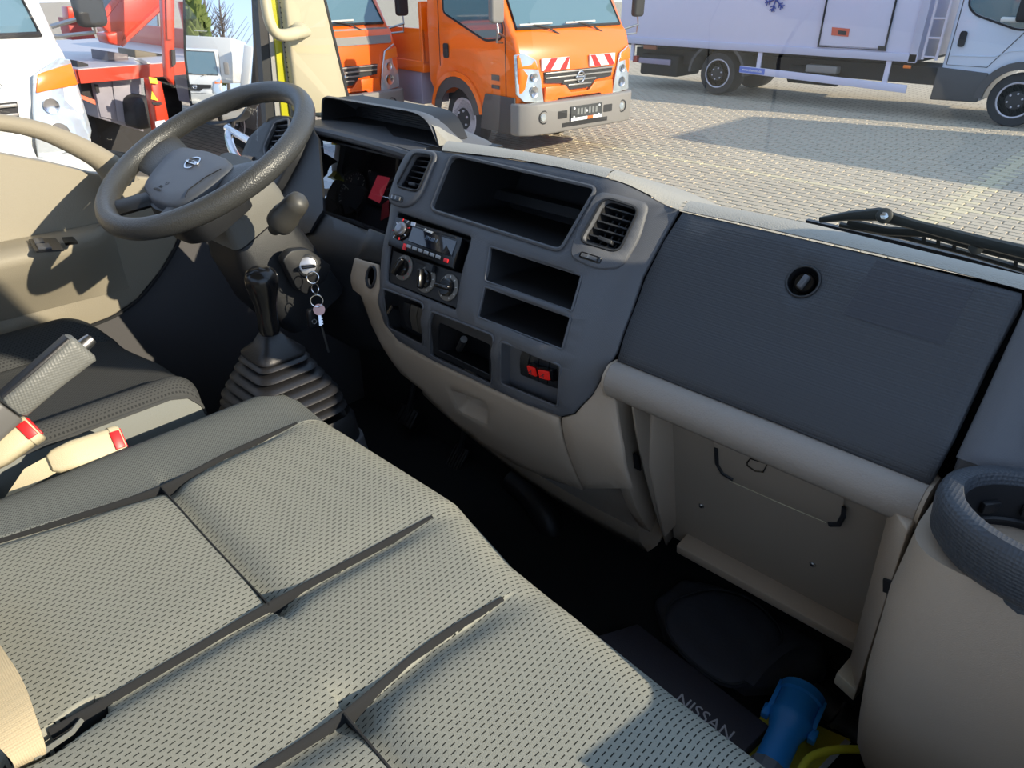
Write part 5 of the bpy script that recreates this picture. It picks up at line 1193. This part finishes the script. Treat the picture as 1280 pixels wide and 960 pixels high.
slab('orange_stripe', [(100, 118), (122, 126), (124, 133), (103, 124)], -8.97, .05, mat('faded_orange', (210, 110, 80), .5), smooth=0)
slab('equipment_box', [(134, 64), (160, 68), (162, 83), (136, 78)], -9.4, .5, mat('equipment_grey', (92, 84, 90), .6), bevel=.01)
slab('equipment_box', [(168, 62), (206, 68), (206, 80), (170, 76)], -9.6, .5, mat('equipment_brown', (90, 84, 70), .6), bevel=.01)
slab('ramp_bar', [(171, 75), (176, 73), (208, 90), (205, 95)], -8.8, .1, mat('ramp_white', (205, 200, 185), .5), bevel=.004)
bA, bB = P(137, 42, X=-9.2), P(196, -22, X=-9.2); bd = (bB-bA).normalized(); bs = V((1, 0, 0)).cross(bd)
obj('boom', Prism([bA-bs*.13, bA+bs*.13, bB+bs*.18, bB-bs*.18], (-.12, 0, 0)), org2, lt, bevel=.02)
obj('boom_edge', Tube([bA-bs*.14, bB-bs*.19], .035, 6), org2, lt); obj('boom_edge', Tube([bA+bs*.14, bB+bs*.19], .035, 6), org2, lt)
slab('boom_foot', [(132, 42), (156, 38), (152, 58), (136, 54)], -9.1, .3, org2, bevel=.02)
slab('mast', [(200, -60), (219, -60), (219, 108), (208, 96), (206, 60)], -8.3, .10, org2, bevel=.02)
slab('mast_panel', [(207, -20), (215, -20), (216, 50), (209, 50)], -8.27, .02, mat('mast_dull_red', (176, 70, 52), .5), bevel=.01)
slab('mast_latch', [(215, 62), (219, 62), (220, 80), (216, 84)], -8.25, .03, chas, smooth=0)
slab('outrigger_leg', [(188, 98), (202, 102), (214, 162), (198, 166)], -8.2, .18, org2, bevel=.01)
slab('yellow_label', [(186, 96), (196, 98), (197, 105), (188, 104)], -8.17, .01, mat('label_yellow', (225, 195, 40), .5), smooth=0)
o = slab('yellow_triangle', [(190, 114), (198, 126), (189, 124)], -8.17, .01, mat('label_yellow', (225, 195, 40), .5), smooth=0)
slab('leg_band', [(190, 128), (202, 128), (202, 131), (191, 131)], -8.17, .01, chas, smooth=0); slab('leg_base', [(194, 152), (206, 150), (208, 160), (196, 164)], -8.17, .01, hw, smooth=0)
slab('tank', [(168, 125), (188, 118), (196, 160), (172, 164)], -8.6, .5, chas, bevel=.06)
slab('under_body', [(104, 128), (215, 160), (215, 200), (90, 180)], -9.6, .6, chas, smooth=0)
wheel(lt, (-9.8, 3.0, .42), .42, .25, 1)
slab('red_panel', [(83, 22), (112, 28), (120, 48), (90, 50)], -10.2, .3, mat('dull_red_paint', (170, 62, 58), .5), bevel=.01); slab('orange_light', [(84, 8), (103, 10), (102, 28), (86, 26)], -10.1, .2, org2, bevel=.01)
bt = thing('far_truck', 'dark blue and grey truck cab behind the lift truck boom', 'truck', (-14, 6, 0))
slab('cab_wall', [(150, -20), (196, -20), (202, 58), (152, 55)], -13.5, 1.0, mat('cab_dark_grey', (64, 66, 74), .5), bt, bevel=.03)
slab('cab_window', [(176, -10), (194, -10), (198, 54), (180, 52)], -13.45, .03, mat('window_blue_grey', (92, 120, 150), .2), bt, smooth=0)
slab('louvre_panel', [(155, 28), (174, 30), (176, 54), (156, 52)], -13.45, .03, chas, bt, smooth=0)
for k in range(5): slab('louvre', [(157, 31+4.4*k), (172, 33+4.4*k), (172, 34.5+4.4*k), (157, 32.5+4.4*k)], -13.4, .03, arm_d, bt, smooth=0)
# ---- refrigerated box truck
lilac = mat('box_body_white', (208, 206, 226), .35, coat=.3, var=.02)
ivp = mat('van_cab_white', (200, 210, 226), .3, coat=.5)
bx = thing('box_truck', 'long white box-bodied truck parked across the yard, ladder behind its cab', 'truck', (-6, 14.6, 0))
YB = 13.5
def B(u, v, y=YB): return P(u, v, Y=y)
obj('box_body', Prism([V((-9.75, YB, .83)), V((-3.95, YB, .83)), V((-3.95, YB, 3.3)), V((-9.75, YB, 3.3))], (0, 2.3, 0)), lilac, bx, bevel=.02)
obj('box_bottom_rail', Box((-6.85, YB-.015, .87), (5.84, .04, .12)), mat('rail_lilac', (190, 188, 206), .4), bx, bevel=.005); obj('box_edge_rail', Box((-4.0, YB-.015, 2.0), (.12, .04, 2.4)), mat('rail_lilac', (190, 188, 206), .4), bx, bevel=.005)
obj('side_door', Box((-5.0, YB-.012, 1.98), (1.08, .03, 2.0)), lilac, bx, bevel=.006); obj('door_rubber', Tube([V((-5.55, YB-.03, 2.98)), V((-5.55, YB-.03, .96)), V((-4.45, YB-.03, .96)), V((-4.45, YB-.03, 2.98))], .018, 6), chas, bx)
o = obj('orange_sign', Prism([B(1040, 34, YB-.04), B(1062, 36, YB-.04), B(1060, 46, YB-.04), B(1039, 44, YB-.04)], (0, .01, 0)), mat('sign_orange_red', (205, 92, 66), .5), bx, smooth=0); obj('sign_print', Prism([B(1048, 38, YB-.045), B(1058, 39, YB-.045), B(1057, 44, YB-.045), B(1047, 43, YB-.045)], (0, .006, 0)), chas, o, smooth=0)
obj('small_plate', Prism([B(1098, 57, YB-.04), B(1108, 58, YB-.04), B(1107, 64, YB-.04), B(1097, 63, YB-.04)], (0, .01, 0)), chas, bx, smooth=0)
sf = P(970, -1, Y=YB-.02)
for k in range(6):
    a = k*math.pi/3+.3; d_ = V((math.cos(a), 0, math.sin(a))); e_ = V((-math.sin(a), 0, math.cos(a)))
    obj('snowflake_arm', Tube([sf, sf+d_*.20], .012, 5), mat('snowflake_blue', (62, 74, 150), .5), bx)
    for q in (.10, .15):
        for s in (-1, 1): obj('snowflake_barb', Tube([sf+d_*q, sf+d_*(q+.04)+e_*s*.05], .009, 5), MATS['snowflake_blue'], bx)
obj('chassis_frame', Box((-6.4, 14.4, .58), (6.4, .9, .26)), chas, bx, smooth=0); obj('under_floor', Box((-6.85, 14.6, .80), (5.6, 1.9, .06)), chas, bx, smooth=0)
obj('mud_guard', Prism([V((-7.45+.60*math.cos(a), YB+.0, .38+.55*math.sin(a))) for a in [math.pi*k/14 for k in range(15)]]+[V((-7.45+.55*math.cos(a), YB+.0, .38+.50*math.sin(a))) for a in [math.pi*k/14 for k in range(14, -1, -1)]], (0, .5, 0)), arm_d, bx)
wheel(bx, (-7.45, YB+.08, .38), .38, .45, -1); wheel(bx, (-7.45, YB+1.9, .38), .38, .45, 1)
obj('rear_light_bar', Box((-8.9, YB+.1, .50), (.75, .06, .10)), mat('light_bar_lilac', (150, 140, 160), .5), bx, bevel=.01); obj('rear_marker', Box((-9.35, YB+.08, .52), (.10, .08, .12)), mat('marker_red', (165, 60, 50), .4), bx); obj('rear_marker', Box((-9.0, YB+.05, .76), (.30, .05, .07)), mat('marker_amber', (150, 90, 60), .4), bx)
obj('rear_post', Box((-9.42, YB+.05, .66), (.06, .06, .34)), lilac, bx); obj('rear_tank', Box((-8.9, 14.2, .42), (.9, .9, .4)), chas, bx, bevel=.04)
gr0, gr1 = V((-6.95, YB-.02, .50)), V((-3.98, YB-.02, .41)); obj('side_guard', Prism([gr0+V((0, 0, -.06)), gr1+V((0, 0, -.06)), gr1+V((0, 0, .06)), gr0+V((0, 0, .06))], (0, .03, 0)), lilac, bx, bevel=.005)
obj('guard_print', Prism([gr0+V((0, -.004, -.05)), gr0+V((.50, -.004, -.062)), gr0+V((.50, -.004, .038)), gr0+V((0, -.004, .05))], (0, .004, 0)), mat('guard_blue', (96, 120, 200), .5), bx, smooth=0)
text('guard_lettering', 'www.thermo.de', .06, gr0+V((.25, -.006, -.004)), (1, 0, -.03), (0, 0, 1), hw, bx, .002)
for x in (-6.6, -4.35): obj('guard_post', Box((x, YB+.02, .64), (.08, .04, .36)), lilac, bx, bevel=.005)
obj('battery_box', Box((-5.45, YB+.12, .60), (.55, .2, .12)), gbump, bx, bevel=.02); obj('clearance_lamp', Box((-4.05, YB-.01, .74), (.12, .04, .05)), lampo, bx, bevel=.01); obj('air_tank', Lathe((-6.2, YB+.5, .45), (1, 0, 0), [(0, 0), (.16, .02), (.16, .9), (0, .92)], 20), chas, bx)
for x in (-3.86, -3.66):
    obj('ladder_rail', Tube([V((x, YB+.0, .86)), V((x, YB+.0, 3.0))], .022, 8), mat('ladder_pink_grey', (205, 195, 205), .4), bx)
for k in range(8): obj('ladder_rung', Tube([V((-3.86, YB, .90+.27*k)), V((-3.66, YB, .90+.27*k))], .015, 6), MATS['ladder_pink_grey'], bx)
# van cab
vc = [(-3.62, .38), (-3.62, 2.35), (-2.2, 2.4), (-1.55, 1.75), (-1.10, 1.45), (-.85, 1.0), (-.85, .45)]
arch = [(-2.03+.46*math.cos(a), .36+.46*math.sin(a)) for a in [math.pi*k/14 for k in range(0, 15)]]
vc = [(-3.58, .30), (-3.58, 2.45), (-2.35, 2.5), (-1.60, 1.80), (-1.15, 1.48), (-.92, 1.0), (-.90, .36)]+[(x, z) for x, z in [(-2.46+.48*math.cos(a), .36+.48*math.sin(a)) for a in [math.pi*k/14 for k in range(0, 15)]]]+[(-2.94, .30)]
obj('cab_body', Prism([V((x, YB+.1, z)) for x, z in vc], (0, 1.9, 0)), ivp, bx, bevel=.04, seg=3)
obj('lower_cladding', Prism([V((-3.62, YB+.06, .28)), V((-3.62, YB+.06, .76)), V((-2.9, YB+.06, .72)), V((-2.92, YB+.06, .50)), V((-2.95, YB+.06, .30))], (0, .08, 0)), arm_d, bx, bevel=.02)
obj('arch_trim', Prism([V((-2.46+.55*math.cos(a), YB+.05, .36+.55*math.sin(a))) for a in [math.pi*k/16 for k in range(17)]]+[V((-2.46+.44*math.cos(a), YB+.05, .36+.44*math.sin(a))) for a in [math.pi*k/16 for k in range(16, -1, -1)]], (0, .1, 0)), arm_d, bx, smooth=40)
wheel(bx, (-2.46, YB+.14, .37), .38, .25, -1)
obj('side_window', Prism(rpoly([V((-3.42, YB+.09, 1.62)), V((-3.30, YB+.09, 1.52)), V((-2.7, YB+.09, 1.34)), V((-1.95, YB+.09, 1.40)), V((-2.45, YB+.09, 2.2)), V((-3.42, YB+.09, 2.2))], .08, 4), (0, .02, 0)), tglass, bx, smooth=0)
obj('window_rubber', Tube(rpoly([V((-3.44, YB+.09, 1.62)), V((-3.31, YB+.09, 1.50)), V((-2.7, YB+.09, 1.32)), V((-1.93, YB+.09, 1.39)), V((-2.45, YB+.09, 2.22)), V((-3.44, YB+.09, 2.22))], .08, 4), .014, 6, True), chas, bx)
obj('door_seam', Tube([V((-3.52, YB+.095, 2.2)), V((-3.52, YB+.095, .8)), V((-2.95, YB+.095, .80)), V((-2.6, YB+.095, 1.3))], .006, 5), arm_d, bx); obj('crease_line', Tube([V((-3.5, YB+.095, .93)), V((-2.9, YB+.095, .95)), V((-2.7, YB+.095, 1.04)), V((-1.9, YB+.095, 1.1))], .008, 5), ivp, bx)
obj('door_handle', Prism(rpoly([V((-3.44, YB+.09, 1.06)), V((-3.34, YB+.09, 1.06)), V((-3.34, YB+.09, 1.28)), V((-3.44, YB+.09, 1.28))], .04, 4), (0, -.02, 0)), chas, bx, bevel=.006)
obj('mirror_head', Box((-2.62, YB-.12, 1.60), (.20, .20, .34)), chas, bx, bevel=.05, seg=3); obj('mirror_cover', Box((-2.78, YB-.10, 1.46), (.26, .12, .07)), whitep, bx, bevel=.02)
obj('side_badge', Box((-2.32, YB+.09, 1.14), (.16, .02, .09)), mat('badge_olive', (120, 110, 70), .5), bx)
# ---- truck outside the frame on the right; only its shadow is seen
ft = thing('parked_van', 'grey box van standing beyond the right edge, casting the long wedge of shade', 'van', (2.6, 11.6, 0))
obj('van_body', Box((4.05, 12.65, 1.75), (5.2, 2.5, 2.9)), lilac, ft, bevel=.03); obj('van_chassis', Box((4.05, 12.65, .25), (4.6, 1.6, .2)), chas, ft)
# ================================================================ WHAT THE DOOR MIRROR SHOWS
def refl(u, v, d):
    r = ray(u, v).normalized(); p = PL(u, v, mp, mn); q = r-mn*2*r.dot(mn); return p+q*d
def reflz(u, v, z):
    r = ray(u, v).normalized(); p = PL(u, v, mp, mn); q = r-mn*2*r.dot(mn); return p, q

def copy_tree(o, parent=None):
    c = o.copy(); COL.objects.link(c)
    if parent: c.parent = parent
    for ch in list(o.children): copy_tree(ch, c)
    return c
MG = 'trucks reflected in the door mirror'
for src, (u, v, d), lab in ((t3, (268, 120, 24), 'white truck reflected small in the door mirror'), (t2, (238, 120, 21), 'orange truck reflected at the left edge of the door mirror')):
    c = copy_tree(src); p = refl(u, v, d); c.location = (p.x, p.y, 0); c.rotation_euler = (0, 0, math.radians(80)); c['label'] = lab; c['group'] = MG
p = refl(262, 100, 40); tp = thing('tipper_truck', 'white tipper body above the cabs in the door mirror', 'truck', (p.x, p.y, 0), MG)
obj('tipper_body', Loft([[V((p.x+sx, p.y+y, z)) for sx, z in ((-1.1, 1.3), (1.1, 1.3), (1.25, 3.4), (-1.25, 3.4))] for y in (-5, 0)]), whitep, tp, bevel=.05)
obj('tipper_arm', Prism([V((p.x+1.5, p.y+.2, 1.2)), V((p.x+1.9, p.y+.2, 1.2)), V((p.x+2.3, p.y+.2, 3.0)), V((p.x+1.9, p.y+.2, 3.1))], (0, .3, 0)), whitep, tp, bevel=.03)
obj('tipper_beacon', Box((p.x-.5, p.y+.1, 2.6), (.15, .1, .5)), org2, tp)
for x_ in (-1, 1): wheel(tp, (p.x+x_*.9, p.y-1.5, .5), .5, .3, 1)
leafm = mat('conifer_green', (92, 104, 48), .9, var=.3); bark = mat('bark_grey', (110, 100, 92), .9)
p = refl(248, 70, 46); tr = thing('conifer_tree', 'olive green pointed tree reflected in the door mirror', 'tree', (p.x, p.y, 0))
bm = nb()
for k in range(260):
    h = random.uniform(1.2, 5.6); a = random.uniform(0, 6.28); r = (6.0-h)*.36*random.uniform(.5, 1); c = V((p.x+r*math.cos(a), p.y+r*math.sin(a), h)); s_ = .28
    loft(bm, [ring(c, (math.cos(a), math.sin(a), .8), s_, 5), ring(c+V((math.cos(a)*.3, math.sin(a)*.3, .35)), (math.cos(a), math.sin(a), .8), .03, 5)])
obj('foliage', bm, leafm, tr, smooth=0); obj('trunk', Lathe((p.x, p.y, 0), (0, 0, 1), [(.15, 0), (.05, 5.6)], 8), bark, tr)
for u, lb in ((262, 'thin leafless tree right beside the conifer in the door mirror'), (280, 'thin leafless tree at the right edge of the door mirror')):
    p = refl(u, 60, 50); tr = thing('bare_tree', lb, 'tree', (p.x, p.y, 0), 'leafless trees in the door mirror')
    obj('trunk', Tube([(p.x, p.y, 0), (p.x+.1, p.y, 3), (p.x, p.y, 6.2)], [.12, .08, .02], 6), bark, tr); bm = nb()
    for k in range(70):
        h = random.uniform(1.5, 5.5); a = random.uniform(0, 6.28); L = (6.6-h)*.5*random.uniform(.5, 1); c = V((p.x, p.y, h)); e = c+V((math.cos(a)*L, math.sin(a)*L, L*1.1))
        tube(bm, [c, c.lerp(e, .5)+V((0, 0, -.1)), e], [.035, .02, .008], 4)
    obj('branches', bm, bark, tr, smooth=0)
